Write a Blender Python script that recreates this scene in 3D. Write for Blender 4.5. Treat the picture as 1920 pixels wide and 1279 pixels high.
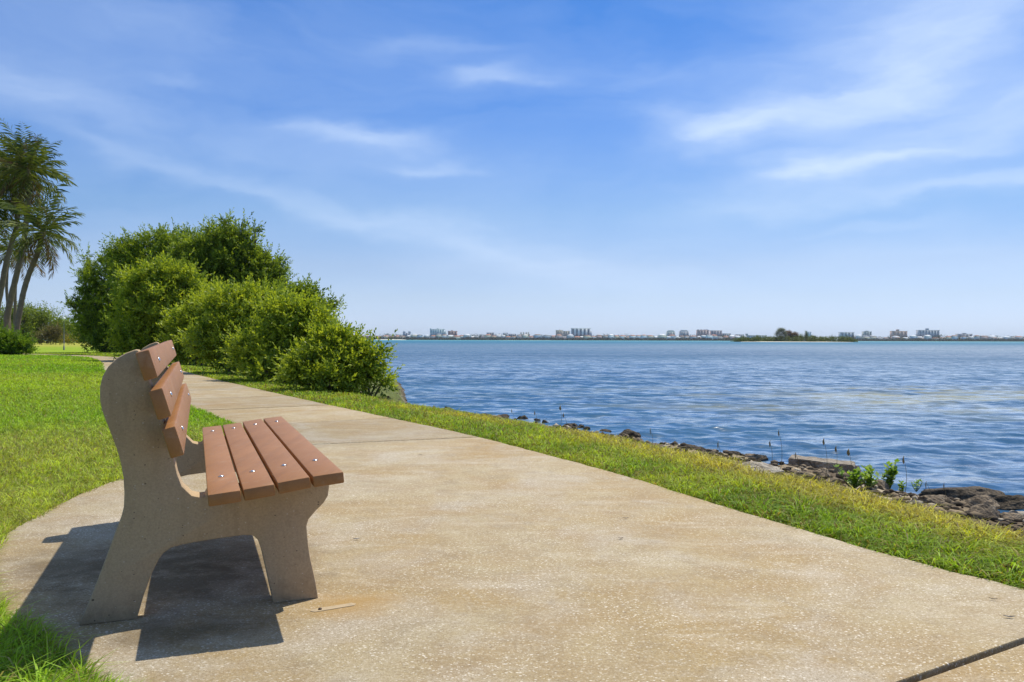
import bpy, bmesh, math, random
import numpy as np
from mathutils import Vector, Matrix
random.seed(7)
rng = np.random.default_rng(7)
S = bpy.context.scene
for o in list(bpy.data.objects): bpy.data.objects.remove(o)

# ---------------------------------------------------------------- camera, world, sun, exposure
H = 0.84                      # eye height above the pavement
F, CX, HY, ROLL = 1493.3, 960.0, 637.3, 0.0027
cam = bpy.data.cameras.new('camera'); cam_o = bpy.data.objects.new('camera', cam)
S.collection.objects.link(cam_o); S.camera = cam_o
cam.sensor_width = 36; cam.lens = 28.0; cam.clip_start = 0.05; cam.clip_end = 30000
cam.shift_y = -2.2 / 1920
cam_o.location = (0, 0, H)
cam_o.rotation_euler = (Matrix.Rotation(math.pi/2, 3, 'X') @ Matrix.Rotation(ROLL, 3, 'Z')).to_euler()
S.view_settings.view_transform = 'Standard'; S.view_settings.look = 'None'
S.view_settings.gamma = 1; S.view_settings.exposure = 0.36
S.render.engine = 'CYCLES'
S.cycles.max_bounces = 8; S.cycles.transmission_bounces = 6; S.cycles.transparent_max_bounces = 8

SUN_AZ, SUN_EL = math.radians(37), math.radians(62.5)     # azimuth to the right of +Y
SKY_STRENGTH, SUN_STRENGTH = 0.10, 3.85

def unp(px, py):
    a = px - CX; b = py - HY
    return np.array([(a + ROLL*b)/F, 1.0, -(b - ROLL*a)/F])
def at(px, py, d):
    r = unp(px, py); return np.array([r[0]*d, d, H + r[2]*d])
def on_ground(px, py, z=0.0):
    r = unp(px, py); t = (z - H)/r[2]; return np.array([r[0]*t, t, z])

# ---- node helper
class NT:
    def __init__(s, tree): s.t = tree; s.n = tree.nodes; s.l = tree.links
    def node(s, typ, **kw):
        n = s.n.new(typ)
        for k, v in kw.items():
            if k.startswith('i_'): n.inputs[k[2:].replace('_', ' ')].default_value = v
            else: setattr(n, k, v)
        return n
    def link(s, a, b): s.l.new(a, b)
    def val(s, n, i, v):
        if hasattr(v, 'is_linked'): s.l.new(v, n.inputs[i])
        else: n.inputs[i].default_value = v
    def math(s, op, a, b=0.0, c=None, clamp=False):
        n = s.n.new('ShaderNodeMath'); n.operation = op; n.use_clamp = clamp
        s.val(n, 0, a); s.val(n, 1, b)
        if c is not None: s.val(n, 2, c)
        return n.outputs[0]
    def vmath(s, op, a, b=(0, 0, 0)):
        n = s.n.new('ShaderNodeVectorMath'); n.operation = op
        s.val(n, 0, a); s.val(n, 1, b)
        return n.outputs['Value'] if op in ('LENGTH', 'DOT_PRODUCT', 'DISTANCE') else n.outputs[0]
    def mix(s, f, a, b, mode='MIX'):
        n = s.n.new('ShaderNodeMix'); n.data_type = 'RGBA'; n.blend_type = mode; n.clamp_factor = True
        s.val(n, 0, f); s.val(n, 6, a); s.val(n, 7, b); return n.outputs[2]
    def ramp(s, f, stops):
        n = s.n.new('ShaderNodeValToRGB'); e = n.color_ramp.elements
        while len(e) < len(stops): e.new(0.5)
        for k, (p, c) in enumerate(stops):
            e[k].position = p; e[k].color = c if len(c) == 4 else (*c, 1)
        s.val(n, 0, f); return n.outputs[0]
    def noise(s, vec, scale, detail=3, rough=0.5, dist=0.0):
        n = s.n.new('ShaderNodeTexNoise'); s.link(vec, n.inputs['Vector'])
        n.inputs['Scale'].default_value = scale; n.inputs['Detail'].default_value = detail
        n.inputs['Roughness'].default_value = rough; n.inputs['Distortion'].default_value = dist
        return n.outputs['Fac']
    def voro(s, vec, scale, feature='F1', rnd=1.0):
        n = s.n.new('ShaderNodeTexVoronoi'); n.feature = feature; s.link(vec, n.inputs['Vector'])
        n.inputs['Scale'].default_value = scale; n.inputs['Randomness'].default_value = rnd
        return n
    def maprange(s, v, a, b, c=0.0, d=1.0):
        n = s.n.new('ShaderNodeMapRange'); s.val(n, 0, v)
        for i, x in zip((1, 2, 3, 4), (a, b, c, d)): n.inputs[i].default_value = x
        return n.outputs[0]
    def mapping(s, vec, loc=(0,0,0), rot=(0,0,0), sc=(1,1,1), kind='POINT'):
        n = s.n.new('ShaderNodeMapping'); n.vector_type = kind; s.link(vec, n.inputs[0])
        n.inputs[1].default_value = loc; n.inputs[2].default_value = rot; n.inputs[3].default_value = sc
        return n.outputs[0]

def build_world():
    w = bpy.data.worlds.new('World'); S.world = w; w.use_nodes = True
    t = NT(w.node_tree); t.n.clear()
    out = t.node('ShaderNodeOutputWorld'); bg = t.node('ShaderNodeBackground')
    bg.inputs['Strength'].default_value = SKY_STRENGTH
    sky = t.node('ShaderNodeTexSky'); sky.sky_type = 'NISHITA'; sky.sun_disc = False
    sky.sun_elevation = SUN_EL; sky.sun_rotation = SUN_AZ
    sky.air_density = 1.0; sky.dust_density = 0.35; sky.ozone_density = 2.2; sky.altitude = 0
    tc = t.node('ShaderNodeTexCoord'); sep = t.node('ShaderNodeSeparateXYZ'); t.link(tc.outputs['Generated'], sep.inputs[0])
    # colour balance of the sky by elevation: blue in view, zenith brightened as added fill
    stops = [(0.0, (.66,.87,1.5)), (.025, (.67,.80,1.28)), (.0515, (.68,.75,1.06)), (.0913, (.69,.73,.95)), (.156, (.60,.73,.94)), (.25, (.47,.69,1.03)), (.311, (.37,.65,1.05)), (.385, (.32,.64,1.06)), (.52, (.42,.70,1.08)), (.72, (1.3,1.3,1.22)), (1.0, (1.5,1.42,1.22))]
    bal = t.ramp(sep.outputs[2], [(p, tuple(x/1.5 for x in c)) for p, c in stops])
    skyc = t.vmath('MULTIPLY', t.vmath('MULTIPLY', sky.outputs[0], bal), (1.5, 1.5, 1.5))
    az = t.math('ARCTAN2', sep.outputs[0], sep.outputs[1]); el = t.math('ARCSINE', sep.outputs[2])
    cmb = t.node('ShaderNodeCombineXYZ'); t.link(az, cmb.inputs[0]); t.link(el, cmb.inputs[1])
    v0 = cmb.outputs[0]
    # slow warp of the coordinates so that no wisp is a clean ellipse
    wn = t.n.new('ShaderNodeTexNoise'); t.link(t.mapping(v0, sc=(2.2, 5.5, 1)), wn.inputs['Vector'])
    wn.inputs['Scale'].default_value = 2.6; wn.inputs['Detail'].default_value = 5; wn.inputs['Roughness'].default_value = 0.55
    wv = t.vmath('MULTIPLY', t.vmath('SUBTRACT', wn.outputs['Color'], (0.5, 0.5, 0.5)), (0.22, 0.075, 0))
    v = t.vmath('ADD', v0, wv)
    def azel(px, py):
        r = unp(px, py); n = r/np.linalg.norm(r); return math.atan2(n[0], n[1]), math.asin(n[2])
    blobs = [(935,150,95,17,0,.50),(690,248,95,22,4,.50),(785,303,75,12,-2,.42),
             (330,315,330,15,14,.22),(760,420,420,24,13,.30),(1010,500,300,34,12,.30),
             (1350,225,110,28,4,.55),(1520,195,240,34,-11,.55),(1720,120,230,85,-32,.48),(1880,60,160,90,0,.3),
             (1760,265,330,48,-11,.70),(1860,350,260,20,-2,.62),(1560,312,130,13,-4,.45),(1640,428,95,9,0,.25),
             (110,185,190,20,8,.26),(60,90,200,60,0,.16),(360,60,300,50,5,.16),(330,150,60,8,0,.16),(800,95,130,13,-3,.20),(1230,140,90,16,-8,.18),
             (1500,90,260,60,-14,.26),(1750,520,500,50,0,.14),(520,260,420,60,6,.12)]
    total = None
    for px, py, a, b, deg, st in blobs:
        x, y = azel(px, py)
        m = t.mapping(v, loc=(x, y, 0), rot=(0, 0, math.radians(-deg)), sc=(a/F, b/F, 1), kind='TEXTURE')
        g = t.math('EXPONENT', t.math('MULTIPLY', t.vmath('DOT_PRODUCT', m, m), -0.9))
        g = t.math('MULTIPLY', g, st*.78)
        total = g if total is None else t.math('ADD', total, g)
    st1 = t.noise(t.mapping(v, rot=(0, 0, math.radians(9)), sc=(3.0, 14, 1)), 1.8, 7, 0.55, 0.3)
    fac = t.math('MULTIPLY', total, t.maprange(st1, 0.25, 0.72, 0.55, 1.15))
    wide = t.noise(t.mapping(v, rot=(0, 0, math.radians(-6)), sc=(1.3, 5, 1)), 1.7, 6, 0.55, 0.4)
    veil = t.math('MULTIPLY', t.maprange(wide, 0.40, 0.85, 0, 0.30), 1.0)
    fac = t.math('MINIMUM', t.math('ADD', fac, veil), 0.92)
    col = t.mix(fac, skyc, (5.6, 6.8, 8.6, 1))
    t.link(col, bg.inputs['Color']); t.link(bg.outputs[0], out.inputs[0])
build_world()

sl = bpy.data.lights.new('sun', 'SUN'); sl.energy = SUN_STRENGTH; sl.angle = math.radians(0.53); sl.color = (1.0, 0.93, 0.80)
so = bpy.data.objects.new('sun', sl); S.collection.objects.link(so)
sd = Vector((math.sin(SUN_AZ)*math.cos(SUN_EL), math.cos(SUN_AZ)*math.cos(SUN_EL), math.sin(SUN_EL)))
so.rotation_euler = sd.to_track_quat('Z', 'Y').to_euler(); so.location = sd*50

# ---------------------------------------------------------------- helpers
def tag(o, label=None, cat=None, group=None, kind=None):
    if label: o['label'] = label
    if cat: o['category'] = cat
    if group: o['group'] = group
    if kind: o['kind'] = kind
    return o
def link(o, parent=None):
    S.collection.objects.link(o)
    if parent is not None: o.parent = parent
    return o
def empty(name, loc=(0,0,0), rz=0.0):
    o = bpy.data.objects.new(name, None); o.location = loc; o.rotation_euler = (0, 0, rz); o.empty_display_size = 0.1
    return link(o)
def mesh_np(name, verts, faces, mat, parent=None, colors=None, smooth=False, loc=None):
    """verts (n,3); faces: list of (m,k) int arrays"""
    verts = np.asarray(verts, dtype=np.float32)
    if loc is not None: verts = verts - np.asarray(loc, dtype=np.float32)
    me = bpy.data.meshes.new(name)
    me.vertices.add(len(verts)); me.vertices.foreach_set('co', verts.ravel())
    if not isinstance(faces, (list, tuple)): faces = [faces]
    loops = np.concatenate([f.ravel() for f in faces]).astype(np.int32)
    tot = np.concatenate([np.full(len(f), f.shape[1]) for f in faces]).astype(np.int32)
    st = np.concatenate([[0], np.cumsum(tot)[:-1]]).astype(np.int32)
    me.loops.add(len(loops)); me.loops.foreach_set('vertex_index', loops)
    me.polygons.add(len(tot)); me.polygons.foreach_set('loop_start', st); me.polygons.foreach_set('loop_total', tot)
    if smooth: me.polygons.foreach_set('use_smooth', np.ones(len(tot), dtype=bool))
    me.update(calc_edges=True)
    if colors is not None:
        c = np.ones((len(verts), 4), dtype=np.float32); c[:, :3] = colors
        a = me.color_attributes.new('Col', 'FLOAT_COLOR', 'POINT'); a.data.foreach_set('color', c.ravel())
    me.materials.append(mat)
    o = bpy.data.objects.new(name, me)
    if loc is not None: o.location = loc
    return link(o, parent)
def from_bm(name, bm, mat, parent=None, smooth_angle=None):
    me = bpy.data.meshes.new(name); bm.normal_update(); bm.to_mesh(me); bm.free(); me.materials.append(mat)
    if smooth_angle is not None:
        me.polygons.foreach_set('use_smooth', np.ones(len(me.polygons), dtype=bool))
        me.set_sharp_from_angle(angle=math.radians(smooth_angle))
    o = bpy.data.objects.new(name, me); return link(o, parent)
class MB:
    def __init__(s): s.v = []; s.f4 = []; s.f3 = []; s.n = 0
    def add(s, v, q=None, t=None):
        v = np.asarray(v, float)
        if q is not None: s.f4.append(np.asarray(q) + s.n)
        if t is not None: s.f3.append(np.asarray(t) + s.n)
        s.v.append(v); s.n += len(v)
    def box(s, x0, x1, y0, y1, z0, z1):
        v = [(x, y, z) for z in (z0, z1) for y in (y0, y1) for x in (x0, x1)]
        s.add(v, q=[(0,2,3,1),(4,5,7,6),(0,1,5,4),(2,6,7,3),(0,4,6,2),(1,3,7,5)])
    def tube(s, pts, rad, k=8):
        pts = np.asarray(pts, float); n = len(pts); rad = np.broadcast_to(np.asarray(rad, float), (n,))
        T = np.gradient(pts, axis=0); T /= np.linalg.norm(T, axis=1)[:, None] + 1e-9
        ref = np.array([0.31, 0.95, 0.05]) if abs(T[0] @ np.array([0.31, .95, .05])) < 0.9 else np.array([1., 0, 0])
        A = np.cross(T, ref); A /= np.linalg.norm(A, axis=1)[:, None] + 1e-9; B = np.cross(T, A)
        a = np.linspace(0, 2*np.pi, k, endpoint=False)
        ring = pts[:, None, :] + rad[:, None, None]*(np.cos(a)[None, :, None]*A[:, None, :] + np.sin(a)[None, :, None]*B[:, None, :])
        q = []
        for i in range(n-1):
            for j in range(k): q.append((i*k+j, i*k+(j+1) % k, (i+1)*k+(j+1) % k, (i+1)*k+j))
        v = ring.reshape(-1, 3); v = np.vstack([v, pts[-1:]]); t = [((n-1)*k+j, (n-1)*k+(j+1) % k, n*k) for j in range(k)]
        s.add(v, q=q, t=t)
    def build(s, name, mat, parent=None, smooth=False, loc=None, colors=None):
        f = []
        if s.f4: f.append(np.concatenate(s.f4))
        if s.f3: f.append(np.concatenate(s.f3))
        return mesh_np(name, np.concatenate(s.v), f, mat, parent, colors, smooth, loc)

def hash2(ix, iy, seed):
    h = (ix.astype(np.int64)*374761393 + iy.astype(np.int64)*668265263 + seed*1442695041) & 0x7fffffff
    h = ((h ^ (h >> 13))*1274126177) & 0x7fffffff
    return ((h ^ (h >> 16)) & 0xffff)/65535.0
def vnoise(x, y, seed=0):
    x = np.asarray(x, float); y = np.asarray(y, float)
    ix = np.floor(x); iy = np.floor(y); fx = x-ix; fy = y-iy
    fx = fx*fx*(3-2*fx); fy = fy*fy*(3-2*fy)
    a = hash2(ix, iy, seed); b = hash2(ix+1, iy, seed); c = hash2(ix, iy+1, seed); d = hash2(ix+1, iy+1, seed)
    return a*(1-fx)*(1-fy)+b*fx*(1-fy)+c*(1-fx)*fy+d*fx*fy
def fbm(x, y, seed=0, octs=4):
    s = 0; a = 0.5; tot = 0
    for k in range(octs):
        s = s + a*vnoise(x*2**k+17*k, y*2**k-9*k, seed+k); tot += a; a *= 0.5
    return s/tot
def sstep(a, b, x):
    t = np.clip((np.asarray(x, float)-a)/(b-a), 0, 1); return t*t*(3-2*t)

# ---------------------------------------------------------------- materials
def new_mat(name):
    m = bpy.data.materials.new(name); m.use_nodes = True; t = NT(m.node_tree)
    b = m.node_tree.nodes['Principled BSDF']; return m, t, b
def obj_coords(t):
    return t.node('ShaderNodeTexCoord').outputs['Object']
def bump(t, b, h, strength=0.5, dist=0.01, prev=None):
    n = t.node('ShaderNodeBump'); n.inputs['Strength'].default_value = strength; n.inputs['Distance'].default_value = dist
    t.link(h, n.inputs['Height'])
    if prev is not None: t.link(prev, n.inputs['Normal'])
    t.link(n.outputs[0], b.inputs['Normal']); return n.outputs[0]

def mat_pavement():
    m, t, b = new_mat('shell_concrete'); P = obj_coords(t)
    big = t.noise(P, 0.9, 5, 0.62, 0.5); mid = t.noise(P, 3.4, 5, 0.62, 0.5)
    streak = t.noise(t.mapping(P, rot=(0, 0, -0.5), sc=(1.0, 4.0, 1)), 2.0, 4, 0.6, 0.6)
    col = t.ramp(big, [(0.32, (0.36, 0.24, 0.09)), (0.44, (0.40, 0.30, 0.148)), (0.56, (0.44, 0.365, 0.225)), (0.68, (0.51, 0.45, 0.335))])
    col = t.mix(t.maprange(mid, 0.42, 0.70, 0, 0.65), col, (0.33, 0.225, 0.115, 1))
    col = t.mix(t.maprange(streak, 0.52, 0.74, 0, 0.6), col, (0.60, 0.53, 0.41, 1))
    # grime: darker, greyer smudges
    gr = t.noise(P, 6.5, 6, 0.7, 0.2)
    col = t.mix(t.maprange(gr, 0.50, 0.74, 0, 0.55), col, (0.24, 0.175, 0.10, 1))
    gy = t.noise(P, 1.7, 5, 0.65, 0.6); col = t.mix(t.maprange(gy, 0.50, 0.66, 0, 0.6), col, (0.50, 0.455, 0.385, 1))
    dk = t.noise(P, 4.3, 6, 0.7, 0.8); col = t.mix(t.maprange(dk, 0.54, 0.68, 0, 0.48), col, (0.27, 0.225, 0.16, 1))
    fine = t.noise(P, 260, 3, 0.7); f2 = t.noise(P, 75, 4, 0.7)
    col = t.mix(t.maprange(fine, 0.42, 0.66, 0.0, 0.60), col, (0.21, 0.145, 0.075, 1))
    col = t.mix(t.maprange(t.noise(P, 120, 3, 0.75), 0.48, 0.66, 0.0, 0.62), col, (0.22, 0.16, 0.08, 1))
    col = t.mix(t.maprange(t.noise(P, 48, 4, 0.75), 0.52, 0.68, 0.0, 0.45), col, (0.25, 0.185, 0.10, 1))
    col = t.mix(t.maprange(f2, 0.5, 0.72, 0, 0.40), col, (0.66, 0.59, 0.48, 1))
    # broken shell: bright flecks and a few dark ones
    for sc, th, amt, cc in ((105, 0.21, 0.7, (0.80, 0.74, 0.62, 1)), (58, 0.14, 0.7, (0.84, 0.79, 0.69, 1)), (70, 0.13, 0.7, (0.13, 0.09, 0.055, 1)), (30, 0.07, 0.8, (0.09, 0.06, 0.04, 1))):
        vo = t.voro(t.mapping(P, loc=(sc*0.13, 0.7, 0), rot=(0, 0, sc*0.1), sc=(1, 1.5, 1)), sc)
        rnd = t.node('ShaderNodeSeparateColor'); t.link(vo.outputs['Color'], rnd.inputs[0])
        lim = t.math('MULTIPLY', rnd.outputs[0], th*1.9)
        msk = t.math('MULTIPLY', t.math('LESS_THAN', vo.outputs['Distance'], lim), t.math('GREATER_THAN', rnd.outputs[1], 0.35 if sc != 30 else 0.8))
        dens = t.maprange(t.noise(P, 2.3, 3, 0.6), 0.3, 0.62, 0.25, 1.0)
        col = t.mix(t.math('MULTIPLY', t.math('MULTIPLY', msk, amt), dens), col, cc)
    # rust stain round the filled slot by the front foot; bench shadow deepened by dark stain colour on the pad
    def spot(x, y, rx, ry, rot, c, amt, nz=0.5):
        nonlocal col
        mp = t.mapping(P, loc=(x, y, 0), rot=(0, 0, rot), sc=(rx, ry, 100), kind='TEXTURE')
        d = t.vmath('LENGTH', mp); nn = t.noise(P, 9, 4, 0.6)
        d = t.math('ADD', d, t.math('MULTIPLY', t.math('SUBTRACT', nn, 0.5), nz*2))
        col = t.mix(t.math('MULTIPLY', t.maprange(d, 1.0, 0.2, 0, 1), amt), col, c)
    g = on_ground(640, 1135); spot(g[0]+.02, g[1], 0.21, 0.15, 0.3, (0.38, 0.235, 0.075, 1), 0.8)
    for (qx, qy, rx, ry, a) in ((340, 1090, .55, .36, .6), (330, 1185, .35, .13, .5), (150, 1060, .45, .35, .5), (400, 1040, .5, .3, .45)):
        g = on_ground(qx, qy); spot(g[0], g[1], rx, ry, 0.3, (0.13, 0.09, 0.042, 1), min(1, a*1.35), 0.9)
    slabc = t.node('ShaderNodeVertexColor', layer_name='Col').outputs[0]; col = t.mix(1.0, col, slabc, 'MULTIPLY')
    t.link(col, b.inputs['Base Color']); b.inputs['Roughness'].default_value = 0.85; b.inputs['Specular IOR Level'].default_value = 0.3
    hh = t.math('ADD', t.math('MULTIPLY', f2, 0.7), t.math('MULTIPLY', fine, 0.5))
    bump(t, b, hh, 0.55, 0.006); return m

def mat_attr(name, rough=0.9, transl=0.0, spec=0.2, noise_amt=0.0, nscale=20, bumpd=0.0):
    m, t, b = new_mat(name)
    a = t.node('ShaderNodeVertexColor', layer_name='Col'); col = a.outputs[0]
    if noise_amt:
        P = obj_coords(t); n = t.noise(P, nscale, 5, 0.65)
        col = t.mix(1.0, col, t.ramp(n, [(0.25, (1-noise_amt,)*3), (0.75, (1+noise_amt*0.6,)*3)]), 'MULTIPLY')
        if bumpd: bump(t, b, n, 0.8, bumpd)
    t.link(col, b.inputs['Base Color']); b.inputs['Roughness'].default_value = rough; b.inputs['Specular IOR Level'].default_value = spec
    if transl:
        tr = t.node('ShaderNodeBsdfTranslucent'); t.link(t.mix(1.0, col, (1.25, 1.15, 0.55, 1), 'MULTIPLY'), tr.inputs[0])
        mx = t.node('ShaderNodeMixShader'); mx.inputs[0].default_value = transl
        out = m.node_tree.nodes['Material Output']
        t.link(b.outputs[0], mx.inputs[1]); t.link(tr.outputs[0], mx.inputs[2]); t.link(mx.outputs[0], out.inputs[0])
    return m

def mat_concrete(name, base, dark, warm):
    m, t, b = new_mat(name); P = obj_coords(t)
    n1 = t.noise(P, 4.5, 5, 0.6, 0.3); n2 = t.noise(P, 170, 3, 0.7); n3 = t.noise(P, 22, 4, 0.65)
    col = t.mix(t.maprange(n1, 0.35, 0.7, 0, 0.8), (*base, 1), (*warm, 1))
    col = t.mix(t.maprange(n2, 0.4, 0.75, 0, 0.4), col, (*dark, 1))
    col = t.mix(t.maprange(n3, 0.58, 0.8, 0, 0.35), col, (*dark, 1))
    sx3 = t.noise(t.mapping(P, sc=(9, 9, 1.2)), 2.2, 4, 0.6, .3)          # run-off streaks and bloom
    col = t.mix(t.maprange(sx3, 0.52, 0.72, 0, 0.45), col, tuple(x*.62 for x in warm)+(1,))
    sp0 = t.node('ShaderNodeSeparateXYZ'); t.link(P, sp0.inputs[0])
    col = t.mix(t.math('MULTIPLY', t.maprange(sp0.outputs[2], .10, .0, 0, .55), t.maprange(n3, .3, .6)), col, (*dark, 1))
    for sc, th, cc, keep in ((110, .13, (0.62, 0.54, 0.44, 1), .86), (80, .12, (0.07, 0.05, 0.035, 1), .84), (34, .07, (0.04, 0.03, 0.02, 1), .90)):
        vo = t.voro(t.mapping(P, loc=(sc*.17, .3, .9), sc=(1, 1, 1.3)), sc)
        sp = t.node('ShaderNodeSeparateColor'); t.link(vo.outputs['Color'], sp.inputs[0])
        msk = t.math('MULTIPLY', t.math('LESS_THAN', vo.outputs['Distance'], t.math('MULTIPLY', sp.outputs[0], th*2)), t.math('GREATER_THAN', sp.outputs[1], keep))
        col = t.mix(t.math('MULTIPLY', msk, .75), col, cc)
    t.link(col, b.inputs['Base Color']); b.inputs['Roughness'].default_value = 0.88; b.inputs['Specular IOR Level'].default_value = 0.25
    bump(t, b, t.math('ADD', n2, n3), 0.35, 0.003)
    return m

def mat_slat(name, base, alt):
    m, t, b = new_mat(name); P = obj_coords(t)
    n = t.noise(P, 3.0, 4, 0.6); n2 = t.noise(P, 300, 2, 0.6); n3 = t.noise(t.mapping(P, rot=(0, 0, -0.3786), sc=(9, 0.8, 9)), 2.5, 4, .6)
    col = t.mix(t.maprange(n, 0.35, 0.7), (*base, 1), (*alt, 1))
    col = t.mix(t.maprange(n3, 0.48, 0.75, 0, .4), col, tuple(x*0.68 for x in base)+(1,))
    gr_ = t.noise(t.mapping(P, rot=(0, 0, -0.3786), sc=(60, 1.6, 60)), 3.0, 4, .65); col = t.mix(t.maprange(gr_, 0.5, 0.7, 0, .28), col, tuple(x*0.6 for x in base)+(1,))
    du = t.noise(P, 14, 6, .7, .5); col = t.mix(t.maprange(du, 0.56, 0.76, 0, .35), col, (0.46, 0.36, 0.25, 1))
    t.link(col, b.inputs['Base Color']); b.inputs['Roughness'].default_value = 0.48; b.inputs['Specular IOR Level'].default_value = 0.4
    bump(t, b, t.math('ADD', n2, gr_), 0.25, 0.002); return m

def mat_plain(name, c, rough=0.7, metal=0.0, noise_amt=0.0, scale=5, spec=0.4):
    m, t, b = new_mat(name)
    if noise_amt:
        P = obj_coords(t); n = t.noise(P, scale, 4, 0.6)
        col = t.mix(n, tuple(x*(1-noise_amt) for x in c)+(1,), tuple(min(1, x*(1+noise_amt)) for x in c)+(1,))
        t.link(col, b.inputs['Base Color'])
    else: b.inputs['Base Color'].default_value = (*c, 1)
    b.inputs['Roughness'].default_value = rough; b.inputs['Metallic'].default_value = metal; b.inputs['Specular IOR Level'].default_value = spec
    return m

def mat_water():
    m, t, b = new_mat('bay_water')
    geo = t.node('ShaderNodeNewGeometry'); P = geo.outputs['Position']
    sep = t.node('ShaderNodeSeparateXYZ'); t.link(P, sep.inputs[0])
    # water colour: deep channel blue, turquoise over the far sand flats, brownish seagrass shoals
    far = t.maprange(sep.outputs[1], 70, 420)
    patch = t.noise(t.mapping(P, sc=(0.05, 0.16, 1)), 1.0, 4, 0.6, 0.4)
    col = t.mix(t.maprange(patch, 0.35, 0.7), (0.022, 0.078, 0.160, 1), (0.040, 0.112, 0.200, 1))
    sh = t.noise(t.mapping(P, rot=(0, 0, 0.10), sc=(0.12, 0.40, 1)), 1.0, 6, 0.66, 0.8)
    msk = t.vmath('LENGTH', t.mapping(P, loc=(10.5, 19.5, 0), rot=(0, 0, -0.12), sc=(11, 7, 100), kind='TEXTURE'))
    msk = t.maprange(msk, 1.1, 0.3)
    shf = t.math('MULTIPLY', t.maprange(sh, 0.46, 0.64), msk)
    col = t.mix(shf, col, (0.29, 0.28, 0.16, 1))
    farc = t.mix(t.maprange(sep.outputs[1], 500, 2600), (0.015, 0.13, 0.23, 1), (0.08, 0.33, 0.34, 1))
    col = t.mix(far, col, farc)
    dist = t.vmath('LENGTH', t.vmath('MULTIPLY', P, (1, 1, 0)))
    n1 = t.noise(t.mapping(P, rot=(0, 0, 0.10), sc=(0.85, 1.7, 1)), 2.6, 3, 0.42, 0.5)
    n2 = t.noise(t.mapping(P, rot=(0, 0, -0.2), sc=(0.75, 1.5, 1)), 1.2, 3, 0.42, 0.6)
    n3 = t.noise(t.mapping(P, rot=(0, 0, 0.05), sc=(0.4, 1.4, 1)), 0.26, 3, 0.45, 0.3)
    nrm = bump(t, b, n1, 0.8, 0.030); nrm = bump(t, b, n2, 0.8, 0.10, nrm); nrm = bump(t, b, n3, 0.7, 0.6, nrm)
    # ruffled cat's-paws mirror less sky than slick water
    ruf = t.noise(t.mapping(P, rot=(0, 0, 0.12), sc=(0.62, 1.1, 1)), 2.4, 6, 0.74, 0.4)
    ruf2 = t.noise(t.mapping(P, rot=(0, 0, -0.05), sc=(0.10, 0.42, 1)), 0.5, 5, 0.65, 0.6)
    rr_ = t.math('MULTIPLY', t.maprange(ruf, 0.38, 0.60, .35, 1.6), t.maprange(ruf2, 0.36, 0.62, .75, 1.2))
    fr = t.node('ShaderNodeFresnel'); fr.inputs['IOR'].default_value = 1.33; t.link(nrm, fr.inputs['Normal'])
    fac = t.math('MULTIPLY', t.math('MULTIPLY', fr.outputs[0], t.math('MULTIPLY', t.maprange(dist, 9, 70, 1.0, .36), t.maprange(dist, 60, 420, 1.0, .36))), rr_)
    fac = t.math('MINIMUM', fac, 0.92)
    df = t.node('ShaderNodeBsdfDiffuse'); t.link(col, df.inputs['Color'])
    gl = t.node('ShaderNodeBsdfGlossy'); t.link(t.maprange(dist, 10, 160, .15, .36), gl.inputs['Roughness']); gl.inputs['Color'].default_value = (1, 1, 1, 1); t.link(nrm, gl.inputs['Normal'])
    mx = t.node('ShaderNodeMixShader'); t.link(fac, mx.inputs[0]); t.link(df.outputs[0], mx.inputs[1]); t.link(gl.outputs[0], mx.inputs[2])
    t.link(mx.outputs[0], m.node_tree.nodes['Material Output'].inputs[0]); m.node_tree.nodes.remove(b)
    return m

def mat_rock(name, base, dark, crust):
    m, t, b = new_mat(name); P = obj_coords(t)
    n = t.noise(P, 7, 6, 0.65, 0.6); n2 = t.noise(P, 55, 5, 0.7, 0.4); v = t.voro(P, 34)
    col = t.ramp(n, [(0.32, dark), (0.5, base), (0.72, crust)])
    col = t.mix(t.maprange(n2, 0.5, 0.7, 0, 0.8), col, (*dark, 1))
    t.link(col, b.inputs['Base Color']); b.inputs['Roughness'].default_value = 0.9; b.inputs['Specular IOR Level'].default_value = 0.2
    bump(t, b, t.math('ADD', t.math('ADD', n, n2), t.math('MULTIPLY', v.outputs['Distance'], 0.8)), 0.9, 0.03); return m

M = dict(
    pave=mat_pavement(),
    ground=mat_attr('turf_soil', 0.95, 0, 0.1, 0.45, 9, 0.03),
    grass=mat_attr('grass_blade', 0.55, 0.42, 0.25),
    leaf=mat_attr('leaf', 0.45, 0.45, 0.35),
    palm=mat_attr('palm_leaflet', 0.6, 0.3, 0.2),
    bench_c=mat_concrete('bench_concrete', (0.47, 0.350, 0.220), (0.21, 0.15, 0.085), (0.50, 0.36, 0.21)),
    slat=mat_slat('brown_plastic_lumber', (0.305, 0.138, 0.044), (0.365, 0.172, 0.060)),
    bolt=mat_plain('galvanised_steel', (0.75, 0.74, 0.72), 0.25, 1.0),
    recess=mat_plain('recess_dark_brown', (0.075, 0.04, 0.02), .9),
    bark=mat_plain('bark', (0.12, 0.09, 0.06), 0.9, 0, 0.45, 14),
    palm_bark=mat_plain('palm_bark', (0.20, 0.155, 0.115), 0.9, 0, 0.5, 6),
    water=mat_water(),
    rock=mat_rock('shore_rock', (0.30, 0.235, 0.165), (0.06, 0.047, 0.034), (0.46, 0.39, 0.29)),
    rock_pale=mat_rock('pale_rock', (0.48, 0.43, 0.35), (0.24, 0.20, 0.15), (0.62, 0.57, 0.48)),
    rock_dark=mat_rock('dark_rock', (0.11, 0.088, 0.062), (0.03, 0.024, 0.018), (0.21, 0.17, 0.125)),
)

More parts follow.
